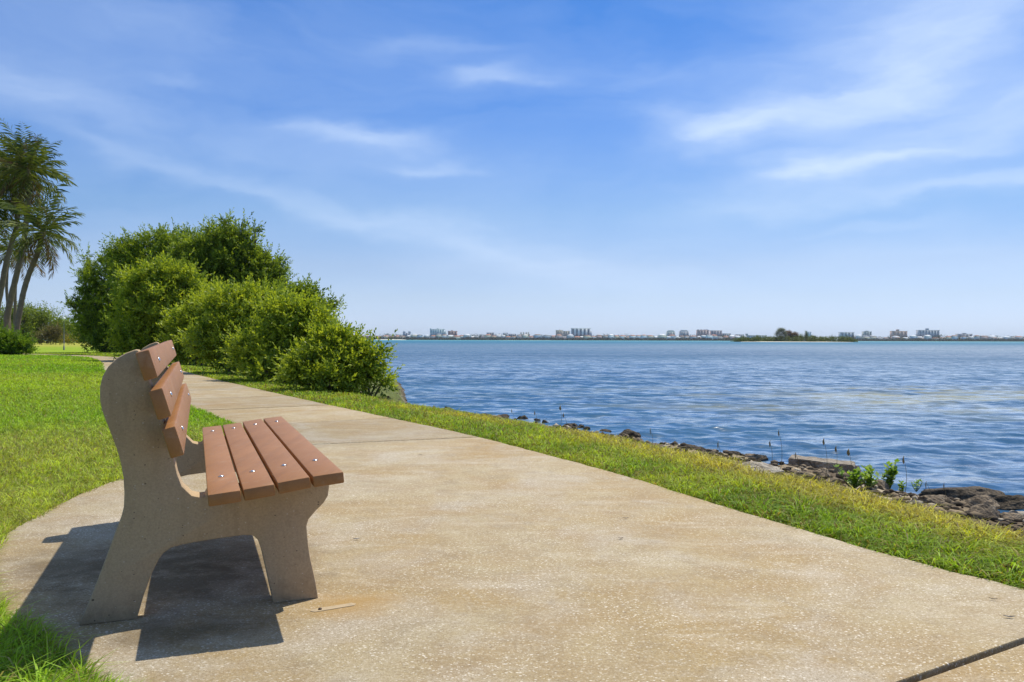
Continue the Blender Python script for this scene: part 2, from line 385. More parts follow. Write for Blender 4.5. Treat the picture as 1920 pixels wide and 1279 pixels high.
# ---------------------------------------------------------------- path, lawn and bank layout (metres)
R = np.array([(4.8,-4),(4.2,-2),(3.6,-.8),(3.0,.5),(2.4,1.55),(1.89,2.45),(1.74,2.70),(1.52,3.05),(1.29,3.56),(.98,4.26),(.77,4.81),(.33,5.70),(-.36,7.05),(-1.75,9.26),(-3.22,11.63),(-4.57,13.9),(-8.62,20.78),(-13.5,30),(-19.0,37.9),(-25.1,43.19),(-34,47.5),(-50,52),(-90,60)])
Lp = np.array([(1.6,-4),(.9,-2),(.35,-.6),(-.15,.4),(-.5,1.1),(-.74,1.6),(-.99,1.95),(-1.27,2.16),(-1.56,2.43),(-1.85,2.76),(-2.03,3.05),(-2.14,3.32),(-2.2,3.53),(-2.28,3.92),(-2.34,4.33),(-2.35,4.79),(-2.29,5.3),(-2.17,5.8),(-2.08,6.3),(-2.2,6.85),(-2.55,7.55),(-2.96,8.24),(-3.5,9.14),(-3.99,9.85),(-5.9,12.9),(-10.63,20.64),(-15.4,30),(-20.5,38.2),(-26,41.6),(-34.6,45.4),(-50,50),(-90,58)])
def chaikin(P, n=2):
    for _ in range(n):
        Q = [P[0]]
        for a, b in zip(P[:-1], P[1:]): Q += [a*.75+b*.25, a*.25+b*.75]
        Q.append(P[-1]); P = np.array(Q)
    return P
Rs = chaikin(R); Ls = chaikin(Lp)
def seg_dist(p, poly):
    """nearest distance and signed side (positive to the right when walking up the polyline)"""
    best = np.full(len(p), 1e9); side = np.zeros(len(p))
    for a, b in zip(poly[:-1], poly[1:]):
        ab = b-a; t = np.clip(((p-a)@ab)/(ab@ab), 0, 1); c = a+t[:, None]*ab
        dd = np.hypot(*(p-c).T); s = (p[:, 0]-a[0])*ab[1]-(p[:, 1]-a[1])*ab[0]
        m = dd < best-1e-9; best[m] = dd[m]; side[m] = s[m]
    return best*np.sign(side+1e-12)
def zones(p):
    return seg_dist(p, Rs), seg_dist(p, Ls)     # uR>0 beyond the right edge, uL<0 beyond the left edge
def bank_w(p):      # width of the grass strip, widening into the shrub belt further off
    far = sstep(11, 26, p[:, 1])*sstep(1.5, -3, p[:, 0])
    land = 300*sstep(1, -6, p[:, 0]+.26*p[:, 1])*sstep(20, 28, p[:, 1])      # the shore swings away behind the shrub belt
    return .78+.36*sstep(3.6, 6.2, p[:, 1])+0.25*(fbm(p[:, 0]*1.1, p[:, 1]*1.1, 5)-.5)*2+far*3.2+land, far
def ground_z(p, rough=True):
    uR, uL = zones(p); w, far = bank_w(p)
    z = np.full(len(p), -0.018)
    lawn = uL < 0
    z = np.where(lawn, -0.018+0.035*sstep(0.1, 1.2, -uL)+0.05*(fbm(p[:, 0]*.35, p[:, 1]*.35, 2)-.5)*sstep(.5, 4, -uL), z)
    e = uR-w; nar = sstep(11.2, 13.5, p[:, 1])
    e = np.maximum(e, (p[:, 0]+.160*p[:, 1])*4.5*nar-6*(1-nar))
    zb = -0.018-0.085*sstep(0.3, 1.6, uR)
    zb = zb-0.10*sstep(-0.05, .9, e)-0.42*sstep(.7, 2.8, e)-1.3*sstep(2.4, 8, e)-1.5*sstep(8, 60, e)
    if rough: zb = zb+(fbm(p[:, 0]*3.2, p[:, 1]*3.2, 11, 4)-.5)*0.16*sstep(0.05, .5, e)*(1-sstep(2.5, 5, e))
    z = np.where(uR > 0, zb, z)
    inside = (uR < -0.12) & (uL > 0.12)
    z = np.where(inside, -0.07, z)
    return z, uR, uL, uR-e
WATER_Z = -0.55

# ---- the ground: one sheet, fine near the camera
xs = np.unique(np.concatenate([np.arange(-4, 7, .09), np.arange(-12, -4, .25), np.arange(7, 16, .5), np.arange(-40, -12, .8), -40-np.geomspace(.1, 360, 50), 16+np.geomspace(.5, 200, 20)]))
ys = np.unique(np.concatenate([np.arange(-1, 12, .09), np.arange(12, 26, .25), np.arange(-10, -1, .5), np.arange(26, 70, .8), 70+np.geomspace(.5, 330, 50), -10-np.geomspace(1, 40, 8)]))
gx, gy = np.meshgrid(xs, ys); gp = np.c_[gx.ravel(), gy.ravel()]
gz, uR, uL, gw = ground_z(gp)
nx, ny = len(xs), len(ys)
ii = (np.arange(ny-1)[:, None]*nx+np.arange(nx-1)[None, :]).ravel()
gf = np.c_[ii, ii+1, ii+nx+1, ii+nx]
def mixc(a, b, f): return np.asarray(a)*(1-f[:, None])+np.asarray(b)*f[:, None]
def lawn_colour(x, y):
    n = fbm(x*.22+3, y*.22, 31, 4); dry = sstep(.45, .62, fbm(x*.55, y*.3+4, 41, 3))
    c = mixc((0.21, 0.40, 0.016), (0.34, 0.50, 0.028), sstep(.3, .7, n))
    near = (1-sstep(5.5, 8.5, y))*sstep(2.9, 3.8, y)
    c = mixc(c, (0.42, 0.46, 0.085), np.clip(near*.45+dry*.22, 0, .8))
    c = mixc(c, (0.42, 0.40, 0.07), sstep(75, 110, y)*.8)
    return c
def strip_colour(x, y, uR, w):
    e = uR/np.maximum(w, .1); n = fbm(x*1.3, y*1.3, 51, 4)
    yel = sstep(.42, .62, n)*sstep(.35, .85, e)*(1-sstep(9, 13, y))
    c = mixc((0.20, 0.33, 0.020), (0.34, 0.44, 0.032), sstep(.3, .7, fbm(x*2.1, y*2.1, 53)))
    c = mixc(c, (0.54, 0.48, 0.06), yel*.78)
    c = mixc(c, (0.42, 0.40, 0.07), sstep(75, 110, y)*.8)
    return c
gc = lawn_colour(gp[:, 0], gp[:, 1])*(.62+.28*sstep(25, 60, gp[:, 1]))[:, None]
dirt = (0.15, 0.10, 0.055)
near_edge = sstep(.12, .0, -uL)*(uL < 0)
gc = mixc(gc, dirt, np.where(gp[:, 1] < 26, .75, .15)*(1-sstep(30, 50, gp[:, 1])))
sc_ = strip_colour(gp[:, 0], gp[:, 1], uR, gw)*(.6+.3*sstep(30, 60, gp[:, 1]))[:, None]
isr = uR > 0
gc = np.where(isr[:, None], mixc(sc_, dirt, .6*(1-sstep(30, 50, gp[:, 1]))), gc)
e = uR-gw
bankc = mixc((0.30, 0.235, 0.155), (0.12, 0.09, 0.06), sstep(.35, .6, fbm(gp[:, 0]*2.3, gp[:, 1]*2.3, 61)))
bankc = mixc(bankc, (0.42, 0.36, 0.27), sstep(.58, .7, fbm(gp[:, 0]*1.5+7, gp[:, 1]*1.5, 63))*.8)
bankc = mixc(bankc, (0.06, 0.048, 0.034), sstep(1.5, 2.3, e)*.8)
bankc = mixc(bankc, (0.10, 0.13, 0.03), .9*sstep(8, 11, gp[:, 1])*(1-sstep(1.4, 2.0, e)))
gc = np.where(isr[:, None], gc*(1-sstep(-.1, .15, e))[:, None]+bankc*sstep(-.1, .15, e)[:, None], gc)
inside = (uR < 0) & (uL > 0)
gc = np.where(inside[:, None], np.array([0.05, 0.038, 0.025]), gc)
g = mesh_np('ground', np.c_[gp, gz], gf, M['ground'], colors=gc, smooth=True); tag(g, kind='structure')

# ---- the path: cast slabs with open joints, as one surface
def ray_hit(p, d, poly):
    best = None
    for a, b in zip(poly[:-1], poly[1:]):
        e_ = b-a; den = d[0]*(-e_[1])+d[1]*e_[0]
        if abs(den) < 1e-12: continue
        r = a-p; t_ = (r[0]*(-e_[1])+r[1]*e_[0])/den; s_ = (d[0]*r[1]-d[1]*r[0])/den
        if t_ > 0 and -1e-9 <= s_ <= 1+1e-9 and (best is None or t_ < best): best = t_
    return None if best is None else p+d*best
def arc(poly):
    d = np.hypot(*np.diff(poly, axis=0).T); return np.r_[0, np.cumsum(d)]
def pt_at(poly, A, s):
    return np.array([np.interp(s, A, poly[:, 0]), np.interp(s, A, poly[:, 1])])
AR, AL = arc(Rs), arc(Ls)
def arc_of(poly, A, p):
    best = (1e9, 0)
    for k, (a, b) in enumerate(zip(poly[:-1], poly[1:])):
        ab = b-a; t_ = np.clip(((p-a)@ab)/(ab@ab), 0, 1); dd = np.hypot(*(p-a-t_*ab))
        if dd < best[0]: best = (dd, A[k]+t_*np.hypot(*ab))
    return best[1]
joints = []          # (right end, left end)
J1a, J1b = np.array([.97, 1.96]), np.array([1.43, 2.23]); dj = (J1b-J1a)/np.hypot(*(J1b-J1a))
joints.append((ray_hit(J1b, dj, Rs), ray_hit(J1a, -dj, Ls)))
J2a, J2b = np.array([-1.5, 6.41]), np.array([-.40, 6.84]); dj = (J2b-J2a)/np.hypot(*(J2b-J2a))
joints.append((ray_hit(J2b, dj, Rs), ray_hit(J2a, -dj, Ls)))
s0 = arc_of(Rs, AR, joints[-1][0]); s = s0
while s < AR[-1]-6:
    s += 1.95 if s < s0+40 else 4.0
    p = pt_at(Rs, AR, s); q = pt_at(Rs, AR, s+.3); n_ = np.array([-(q-p)[1], (q-p)[0]]); n_ /= np.hypot(*n_)
    h = ray_hit(p, n_, Ls)
    if h is not None and np.hypot(*(h-p)) < 4: joints.append((p, h))
ends = [(Rs[0], Ls[0])]+joints
bm = bmesh.new()
for k in range(len(ends)-1):
    (r0, l0), (r1, l1) = ends[k], ends[k+1]
    gap = .009 if k < 1 else .014
    a0, a1 = arc_of(Rs, AR, r0)+gap, arc_of(Rs, AR, r1)-gap
    b0, b1 = arc_of(Ls, AL, l0)+gap, arc_of(Ls, AL, l1)-gap
    st = .04 if k < 3 else .3
    rr = [pt_at(Rs, AR, x) for x in np.linspace(a0, a1, max(2, int((a1-a0)/st)))]
    ll = [pt_at(Ls, AL, x) for x in np.linspace(b1, b0, max(2, int((b1-b0)/st)))]
    pts = np.array(rr+ll); jit = .013 if k < 3 else .02
    nz = (fbm(pts[:, 0]*9, pts[:, 1]*9, 71, 3)-.5)*jit*2
    lift = .001*((k*37) % 5)/5
    vt = [bm.verts.new((x+j, y+j*.5, lift)) for (x, y), j in zip(pts, nz)]
    f = bm.faces.new(vt); f.normal_update()
    if f.normal.z < 0: f.normal_flip()
    ex = bmesh.ops.extrude_face_region(bm, geom=[f]); dn = [v for v in ex['geom'] if isinstance(v, bmesh.types.BMVert)]
    bmesh.ops.translate(bm, verts=dn, vec=(0, 0, -.1))
    # after extrusion the moved copy is the lower cap; round the upper rim
    rim = [e_ for e_ in f.edges] if f.is_valid else []
    if k < 4 and rim:
        bmesh.ops.bevel(bm, geom=rim, offset=.007, segments=2, affect='EDGES', profile=.5)
bmesh.ops.recalc_face_normals(bm, faces=bm.faces)
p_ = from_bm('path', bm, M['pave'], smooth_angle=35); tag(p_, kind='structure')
# each slab was cast from its own batch: a slightly different tone
pv_ = np.zeros(len(p_.data.vertices)*3); p_.data.vertices.foreach_get('co', pv_); pv_ = pv_.reshape(-1, 3)
arcs = np.array([arc_of(Rs, AR, j[0]) for j in joints]); pa = np.array([arc_of(Rs, AR, q[:2]) for q in pv_])
tones = np.array([(1.0, .98, .95), (1, 1, 1), (.86, .86, .86), (1.0, .98, .93), (.88, .87, .85), (.97, .97, .97), (.90, .89, .86)])
cc_ = np.ones((len(pv_), 4), dtype=np.float32); cc_[:, :3] = tones[np.searchsorted(arcs, pa) % 7]
ca_ = p_.data.color_attributes.new('Col', 'FLOAT_COLOR', 'POINT'); ca_.data.foreach_set('color', cc_.ravel())

# filled slot in the pavement by the front foot
bm = bmesh.new(); a = on_ground(588, 1146, .0); b_ = on_ground(662, 1134, .0)
d_ = (b_-a)/np.linalg.norm(b_-a); nn_ = np.array([-d_[1], d_[0], 0])*.014
vs = [bm.verts.new(Vector(q)+Vector((0, 0, .0022))) for q in (a-nn_, b_-nn_*.9, b_+d_*.01, b_+nn_, a+nn_, a-d_*.01)]
bm.faces.new(vs); ex = bmesh.ops.extrude_face_region(bm, geom=bm.faces[:]); bmesh.ops.translate(bm, verts=[v for v in ex['geom'] if isinstance(v, bmesh.types.BMVert)], vec=(0, 0, -.02))
bmesh.ops.recalc_face_normals(bm, faces=bm.faces)
o = from_bm('mortar_patch', bm, mat_plain('mortar', (0.41, 0.32, 0.20), .9, 0, .3, 60)); tag(o, 'narrow strip of pale mortar in the rusty stain beside the bench front foot', 'patch')
a2 = a+d_*.02
mb = MB(); mb.tube([a2+np.array([0, 0, .002]), a2+np.array([0, 0, .0065])], [.006, .005], 10)
o = mb.build('bolt_stub', mat_plain('rusty_steel', (0.09, 0.06, 0.04), .7, .5), smooth=False); tag(o, 'dark rusty bolt stub at the end of the mortar strip', 'bolt')

# ---- water: a fan of real ripples near the shore, running on flat to beyond the horizon
def wave_height(x, y, sp):
    r2 = np.random.default_rng(3); h = np.zeros_like(x)
    gust = 0.55+0.9*fbm(x*.10, y*.22, 81, 3)
    for k in range(64):
        lam = .13*(8.0**(r2.random()**1.15)); th = r2.normal(0, .62)+1.60; ph = r2.random()*6.283
        amp = .0037*lam**.9
        kx, ky = math.cos(th)*6.283/lam, math.sin(th)*6.283/lam
        fade = np.clip((lam/sp-2.2)/2.5, 0, 1)
        mod = .55+.9*vnoise(x/lam/2.1+k*13.1, y/lam/2.0-k*7.7, 90+k)
        h += amp*mod*fade*np.sin(kx*x+ky*y+ph+.6*np.sin(kx*.31*y-ky*.27*x+ph*2))
    return h*gust
rows = [5.0]
while rows[-1] < 9000: rows.append(rows[-1]*(1.0046 if rows[-1] < 160 else 1.03))
rows = np.array(rows); aznear = np.tan(np.linspace(math.radians(-52), math.radians(52), 820))
wy, wa = np.meshgrid(rows, aznear, indexing='ij'); wx = wa*wy
sp = np.maximum(wy*.0046, wy*.0023)
wz = wave_height(wx.ravel(), wy.ravel(), sp.ravel()).reshape(wx.shape)
edge = sstep(math.tan(math.radians(52)), math.tan(math.radians(48)), np.abs(wa))
wz *= edge*sstep(5, 5.5, wy)
nr, nc = wx.shape; ii = (np.arange(nr-1)[:, None]*nc+np.arange(nc-1)[None, :]).ravel()
wf = np.c_[ii, ii+1, ii+nc+1, ii+nc]
wv = np.c_[wx.ravel(), wy.ravel(), (WATER_Z+wz).ravel()]
# plain apron all round, joined at the fan's own edge rows
n0 = len(wv); far_ = 12000
A = math.tan(math.radians(52))
ap = [(-A*5, 5, WATER_Z), (A*5, 5, WATER_Z), (A*rows[-1], rows[-1], WATER_Z), (-A*rows[-1], rows[-1], WATER_Z),
      (-far_, -300, WATER_Z), (far_, -300, WATER_Z), (far_, rows[-1], WATER_Z), (-far_, rows[-1], WATER_Z), (-A*5, -300, WATER_Z), (A*5, -300, WATER_Z)]
wv = np.vstack([wv, ap]); q = n0
wf2 = np.array([(q+8, q+9, q+1, q+0), (q+9, q+5, q+6, q+1), (q+4, q+8, q+0, q+7)])
wf3 = np.array([(q+1, q+6, q+2), (q+0, q+3, q+7)])
o = mesh_np('water', wv, [np.vstack([wf, wf2]), wf3], M['water'], smooth=True); tag(o, kind='structure')

# ---------------------------------------------------------------- the bench
TH = 0.37858830216374884
BU = np.array([math.cos(TH), math.sin(TH), 0]); BW = np.array([-math.sin(TH), math.cos(TH), 0]); BP = np.array([-0.6247812, 2.58165356, 0])
def bpt(s_, t_, z): return BP+BU*s_+BW*t_+np.array([0, 0, z])
top_curve = [(-.5409,.8076),(-.5654,.7978),(-.5911,.7815),(-.613,.7573),(-.6275,.729),(-.6346,.698),(-.6345,.6601),(-.6287,.6275),(-.6162,.5905),(-.6015,.5492),(-.5868,.5037),(-.5771,.4623),(-.5711,.421),(-.5688,.3799),(-.5702,.339),(-.5767,.3108),(-.5899,.2751),(-.608,.2197),(-.6405,.1255),(-.6691,.0479),(-.6889,.0)]
bot = [(-.5337,.0),(-.5152,.0704),(-.4927,.1342),(-.4738,.1737),(-.4609,.1913),(-.4395,.2054),(-.4009,.2127),(-.3062,.2211),(-.2334,.2249),(-.2035,.2215),(-.1881,.2061),(-.1738,.1613),(-.1586,.0901),(-.14,.0)]
front = [(-.0001,.0),(-.009,.0563),(-.0267,.1382),(-.0355,.2012),(-.0382,.2369),(-.0313,.2585),(-.0096,.2835),(.0166,.3083),(.0298,.3298),(.0341,.3608),(.0355,.395),(.031,.4095)]
seat_line = [(-.048,.402),(-.148,.3905),(-.243,.3762),(-.338,.3665),(-.344,.355)]
back_in = [(-.3566,.3535),(-.3817,.3603),(-.4091,.3899),(-.4231,.4285),(-.4325,.4751)]
back_up = [(-.4375,.5077),(-.4618,.5896),(-.4706,.6159),(-.4947,.6963),(-.5056,.7247),(-.5286,.8018),(-.5330,.8065)]
prof = top_curve+bot+front+seat_line+back_in+back_up
bench = empty('park_bench', BP); tag(bench, 'concrete ended park bench with reddish brown seat planks and back planks, on the pavement', 'bench')
def panel(t0, t1):
    bm = bmesh.new()
    vs = [bm.verts.new(Vector(bpt(s_, t0, z+(.018*min(1, max(0, (z-.45)/.1)) if t0 > 1 else 0))-BP)) for s_, z in prof]
    f = bm.faces.new(vs)
    ex = bmesh.ops.extrude_face_region(bm, geom=[f]); up = [v for v in ex['geom'] if isinstance(v, bmesh.types.BMVert)]
    bmesh.ops.translate(bm, verts=up, vec=Vector(BW*(t1-t0)))
    caps = [f_ for f_ in bm.faces if len(f_.verts) > 10]
    ed = set(e_ for c in caps for e_ in c.edges)
    bmesh.ops.recalc_face_normals(bm, faces=bm.faces)
    bmesh.ops.bevel(bm, geom=list(ed), offset=.006, segments=2, affect='EDGES', profile=.5, clamp_overlap=True)
    return from_bm('end_panel', bm, M['bench_c'], bench, 32)
panel(0, .09); panel(1.33, 1.42)
def slat(corners, name, rise=0.0):
    bm = bmesh.new(); c = [np.array(q) for q in corners]
    ts = np.linspace(-.235, 1.60, 7)
    rings = [[bm.verts.new(Vector(bpt(q[0]+rise*.45*(t_+.235)/1.8, t_, q[1]+rise*(t_+.235)/1.8)-BP)) for q in c] for t_ in ts]
    for a_, b2 in zip(rings[:-1], rings[1:]):
        for k in range(4): bm.faces.new((a_[k], a_[(k+1) % 4], b2[(k+1) % 4], b2[k]))
    bm.faces.new(rings[0][::-1]); bm.faces.new(rings[-1])
    bmesh.ops.recalc_face_normals(bm, faces=bm.faces)
    ed = [e_ for e_ in bm.edges if e_.is_manifold and e_.calc_face_angle(0) > .8]
    bmesh.ops.bevel(bm, geom=ed, offset=.0045, segments=2, affect='EDGES', profile=.5)
    return from_bm(name, bm, M['slat'], bench, 30)
def rect(p0, p1, th, flip):   # p0,p1 : the two back/lower corners on the panel; th thickness outwards
    p0, p1 = np.array(p0), np.array(p1); d = (p1-p0)/np.hypot(*(p1-p0)); n_ = np.array([d[1], -d[0]])*flip
    return [tuple(p0), tuple(p0+n_*th), tuple(p1+n_*th), tuple(p1)]
def bolts(c_out0, c_out1, nrm, par, rise=0.0):
    cx = (np.array(c_out0)+np.array(c_out1))/2
    for t_ in (.045, 1.375):
        mb = MB(); base = bpt(cx[0]+rise*.45*(t_+.235)/1.8, t_, cx[1]+rise*(t_+.235)/1.8)-BP; nv = BU*nrm[0]+np.array([0, 0, nrm[1]])
        prof_ = [(-.002, .0082), (.0012, .0084), (.003, .0068), (.0042, .0038), (.0046, .0005)]
        mb.tube([base+nv*h for h, _ in prof_], [r_ for _, r_ in prof_], 12)
        mb.build('bolt', M['bolt'], par, smooth=True)
        mb = MB(); mb.tube([base-nv*.004, base+nv*.0007], [.0105, .010], 16); mb.build('bolt_recess', M['recess'], par)  # flat dark disc round each bolt, no hole cut
backs = [((-.5265,.8012),(-.5035,.7240)), ((-.4928,.6958),(-.4690,.6155)), ((-.4600,.5892),(-.4358,.5077))]
for p0, p1 in backs:
    c = rect(p0, p1, .0370, -1); so_ = slat(c, 'back_slat', .024)
    n_ = np.array(c[1])-np.array(c[0]); n_ /= np.hypot(*n_); bolts(c[1], c[2], n_, so_, .024)
seats = [((-.3375,.3675),(-.2490,.3757)), ((-.2415,.3768),(-.1555,.3870)), ((-.1465,.3900),(-.0550,.4020)), ((-.0475,.4025),(.0420,.4110))]
for p0, p1 in seats:
    c = rect(p0, p1, .0345, -1); so_ = slat(c, 'seat_slat')
    n_ = np.array(c[1])-np.array(c[0]); n_ /= np.hypot(*n_); bolts(c[1], c[2], n_, so_)

# ---------------------------------------------------------------- foliage tools
def orth(d):
    r = np.where(np.abs(d[:, 2:3]) < .9, np.array([[0, 0, 1.]]), np.array([[1., 0, 0]]))
    a = np.cross(d, r); a /= np.linalg.norm(a, axis=1)[:, None]; return a, np.cross(d, a)
def rand_dir(n, r=rng):
    v = r.normal(size=(n, 3)); return v/np.linalg.norm(v, axis=1)[:, None]
def crown(blobs, leaf, col_a, col_b, name, par, loc, per=12, dens=1.0, up=.45, mat=None, wide=.42):
    """blobs: (centre, radii) ; sprigs of leaves through the shell and the inside of every blob"""
    allV, allC = [], []
    sub = []
    for c, rad in blobs:         # every mass is broken into smaller uneven clumps round a sparser core
        c = np.array(c, float); rad = np.array(rad, float); big_ = rad.mean() > leaf*2.6
        sub.append((c, rad*(.45 if big_ else .7), .5))
        if big_:
            for _ in range(4):       # branches that reach out past the mass, each ending in a spray
                b_ = rand_dir(1)[0]+np.array([0, 0, .35]); b_ /= np.linalg.norm(b_); gl_ = rng.uniform(.12, .24)
                for j_ in range(4): sub.append((c+b_*rad*(.7+gl_*j_)+np.array([0, 0, rng.uniform(-.03, .05)*j_])*rad, rad*(.17-.028*j_), 1.2))
        m_ = 30 if big_ else 5; dd_ = rand_dir(m_)
        for q_ in dd_:
            k_ = rng.uniform(.11, .30) if big_ else rng.uniform(.25, .5); u_ = rng.random()**.42*1.12
            sub.append((c+q_*rad*u_, rad*k_*np.array([rng.uniform(.7, 1.5), 1, rng.uniform(.7, 1.5)]), rng.uniform(.5, 1.3)))
    for c, rad, dn_ in sub:
        c = np.array(c); rad = np.array(rad); rm = rad.mean()
        n = int(dens*dn_*4.6*rm*rm/leaf**2)+2
        d = rand_dir(n); q = rng.random(n); lump = 1+.22*np.sin(d[:, 0]*7+c[0]*3)*np.sin(d[:, 2]*6+c[2]*5)+.16*np.sin(d[:, 1]*11+d[:, 2]*9+c[1])
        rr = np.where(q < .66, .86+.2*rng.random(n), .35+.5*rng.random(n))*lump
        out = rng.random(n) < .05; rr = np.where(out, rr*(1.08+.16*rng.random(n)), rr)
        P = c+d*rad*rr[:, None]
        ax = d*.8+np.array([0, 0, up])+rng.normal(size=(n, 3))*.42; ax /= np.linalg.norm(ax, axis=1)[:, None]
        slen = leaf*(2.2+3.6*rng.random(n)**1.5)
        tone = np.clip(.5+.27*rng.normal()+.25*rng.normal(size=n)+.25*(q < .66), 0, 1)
        A, B = orth(ax); ph = rng.random(n)*6.28
        for k in range(per):
            fr = (k+.5)/per; ang = ph+k*2.4
            side = A*np.cos(ang)[:, None]+B*np.sin(ang)[:, None]
            base = P+ax*(slen*fr)[:, None]
            ld = side*(.95-.55*fr)+ax*(.45+.8*fr)+rng.normal(size=(n, 3))*.22; ld /= np.linalg.norm(ld, axis=1)[:, None]
            L = (leaf*(.8+.5*rng.random(n))*(1.1-.35*fr))[:, None]; nn = np.cross(ld, side+rng.normal(size=(n, 3))*.3); nn /= np.linalg.norm(nn, axis=1)[:, None]+1e-9
            w_ = np.cross(nn, ld)
            W = L*wide*.5
            v = np.stack([base, base+ld*L*.5+w_*W+nn*L*.05, base+ld*L+nn*-.08*L, base+ld*L*.5-w_*W+nn*L*.05], 1)
            allV.append(v.reshape(-1, 3))
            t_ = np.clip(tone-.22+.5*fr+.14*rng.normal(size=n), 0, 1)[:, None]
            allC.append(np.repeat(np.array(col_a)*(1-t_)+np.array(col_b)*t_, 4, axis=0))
    V = np.concatenate(allV); C_ = np.concatenate(allC); m = len(V)//4
    V[:, 2] = np.maximum(V[:, 2], -.45)
    i = np.arange(m)*4; Fq = np.vstack([np.c_[i, i+1, i+2], np.c_[i, i+2, i+3]])
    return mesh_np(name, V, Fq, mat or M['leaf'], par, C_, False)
def tree(name, label, cat, base, blobs, leaf, ca, cb, trunk_r, group=None, per=12, dens=1.0, stems=1, up=.45):
    base = np.array(base); root = empty(name, base); tag(root, label, cat, group)
    bl = [(np.array(c)-base, r_) for c, r_ in blobs]
    crown(bl, leaf, ca, cb, 'crown', root, None, per, dens, up)
    mb = MB()
    for k, (c, r_) in enumerate(bl):
        o0 = np.array([(k % stems)*.25-.12*(stems-1), rng.normal()*.1, -.15]) if stems > 1 else np.array([0, 0, -.15])
        mid = o0*.4+c*np.array([.45, .45, .5])+np.array([0, 0, .1*np.linalg.norm(c)*rng.random()]); mid[:2] += rng.normal(size=2)*.05*np.linalg.norm(c)
        u_ = np.linspace(0, 1, 8)[:, None]
        pts = (1-u_)**2*o0+2*u_*(1-u_)*mid+u_**2*c
        mb.tube(pts, np.linspace(trunk_r if k == 0 else trunk_r*.6, trunk_r*.16, 8), 7)
        for _ in range(4):   # twigs into the blob
            e_ = c+rand_dir(1)[0]*np.array(r_)*.85; s_ = pts[5]
            u2 = np.linspace(0, 1, 4)[:, None]; mb.tube(s_*(1-u2)+e_*u2+u2*(1-u2)*np.array([0, 0, .2]), np.linspace(trunk_r*.28, trunk_r*.05, 4), 5)
    mb.build('trunk', M['bark'], root, smooth=True)
    return root
def PB(d, lst, depth=1.0, dj=.0):
    """blobs from photograph pixels (x, y, radius) at depth d"""
    out = []
    for k, q in enumerate(lst):
        dd = d+(q[3] if len(q) > 3 else 0); r_ = q[2]/F*dd
        out.append((at(q[0], q[1], dd), (r_, r_*depth, r_*.92)))
    return out
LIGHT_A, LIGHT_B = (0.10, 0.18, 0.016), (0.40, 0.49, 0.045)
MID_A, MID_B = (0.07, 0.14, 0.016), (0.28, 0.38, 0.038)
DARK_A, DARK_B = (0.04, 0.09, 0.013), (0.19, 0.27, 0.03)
def gnd(px, d): g = at(px, 640, d); z = ground_z(np.array([[g[0], g[1]]]), False)[0][0]; return (g[0], g[1], z)

SB = 'shrubs between path and water'; TB = 'trees behind the bench'
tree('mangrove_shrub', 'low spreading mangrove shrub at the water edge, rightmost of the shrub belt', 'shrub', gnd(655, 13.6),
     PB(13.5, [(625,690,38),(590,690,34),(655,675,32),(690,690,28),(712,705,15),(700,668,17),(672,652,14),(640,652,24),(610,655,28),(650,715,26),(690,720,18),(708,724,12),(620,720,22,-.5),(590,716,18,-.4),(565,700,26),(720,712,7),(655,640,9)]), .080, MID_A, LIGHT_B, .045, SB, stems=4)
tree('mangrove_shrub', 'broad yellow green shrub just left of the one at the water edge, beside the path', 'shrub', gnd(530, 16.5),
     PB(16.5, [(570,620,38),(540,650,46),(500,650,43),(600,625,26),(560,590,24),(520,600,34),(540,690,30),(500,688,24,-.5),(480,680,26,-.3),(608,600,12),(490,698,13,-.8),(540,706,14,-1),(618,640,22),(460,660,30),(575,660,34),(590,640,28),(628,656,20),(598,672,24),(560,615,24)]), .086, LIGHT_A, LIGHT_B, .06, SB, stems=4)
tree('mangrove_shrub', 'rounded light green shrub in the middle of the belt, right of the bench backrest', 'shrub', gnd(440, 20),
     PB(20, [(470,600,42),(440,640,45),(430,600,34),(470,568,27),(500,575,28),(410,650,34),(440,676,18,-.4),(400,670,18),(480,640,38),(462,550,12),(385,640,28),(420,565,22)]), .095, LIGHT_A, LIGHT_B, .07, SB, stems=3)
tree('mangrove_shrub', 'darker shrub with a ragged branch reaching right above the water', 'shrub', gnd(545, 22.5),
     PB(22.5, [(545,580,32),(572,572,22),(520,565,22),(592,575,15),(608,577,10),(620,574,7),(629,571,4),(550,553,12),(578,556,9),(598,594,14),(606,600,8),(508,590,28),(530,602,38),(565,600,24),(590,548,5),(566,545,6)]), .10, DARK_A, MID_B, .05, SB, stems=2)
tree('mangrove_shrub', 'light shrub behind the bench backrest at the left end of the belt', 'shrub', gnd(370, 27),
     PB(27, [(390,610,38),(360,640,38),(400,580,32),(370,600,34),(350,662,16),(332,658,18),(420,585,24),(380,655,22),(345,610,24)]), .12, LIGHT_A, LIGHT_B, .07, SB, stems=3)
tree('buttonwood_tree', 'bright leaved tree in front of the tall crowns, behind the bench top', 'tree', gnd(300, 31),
     PB(31, [(305,560,50),(345,600,44),(262,600,40),(315,518,26),(290,640,42),(365,560,26),(250,560,26),(340,645,28),(240,525,16),(307,502,9),(270,640,34),(330,660,16),(245,635,26),(280,525,20),(350,530,20),(380,580,22),(378,562,22),(392,592,26),(370,620,26)]), .13, LIGHT_A, LIGHT_B, .12, TB)
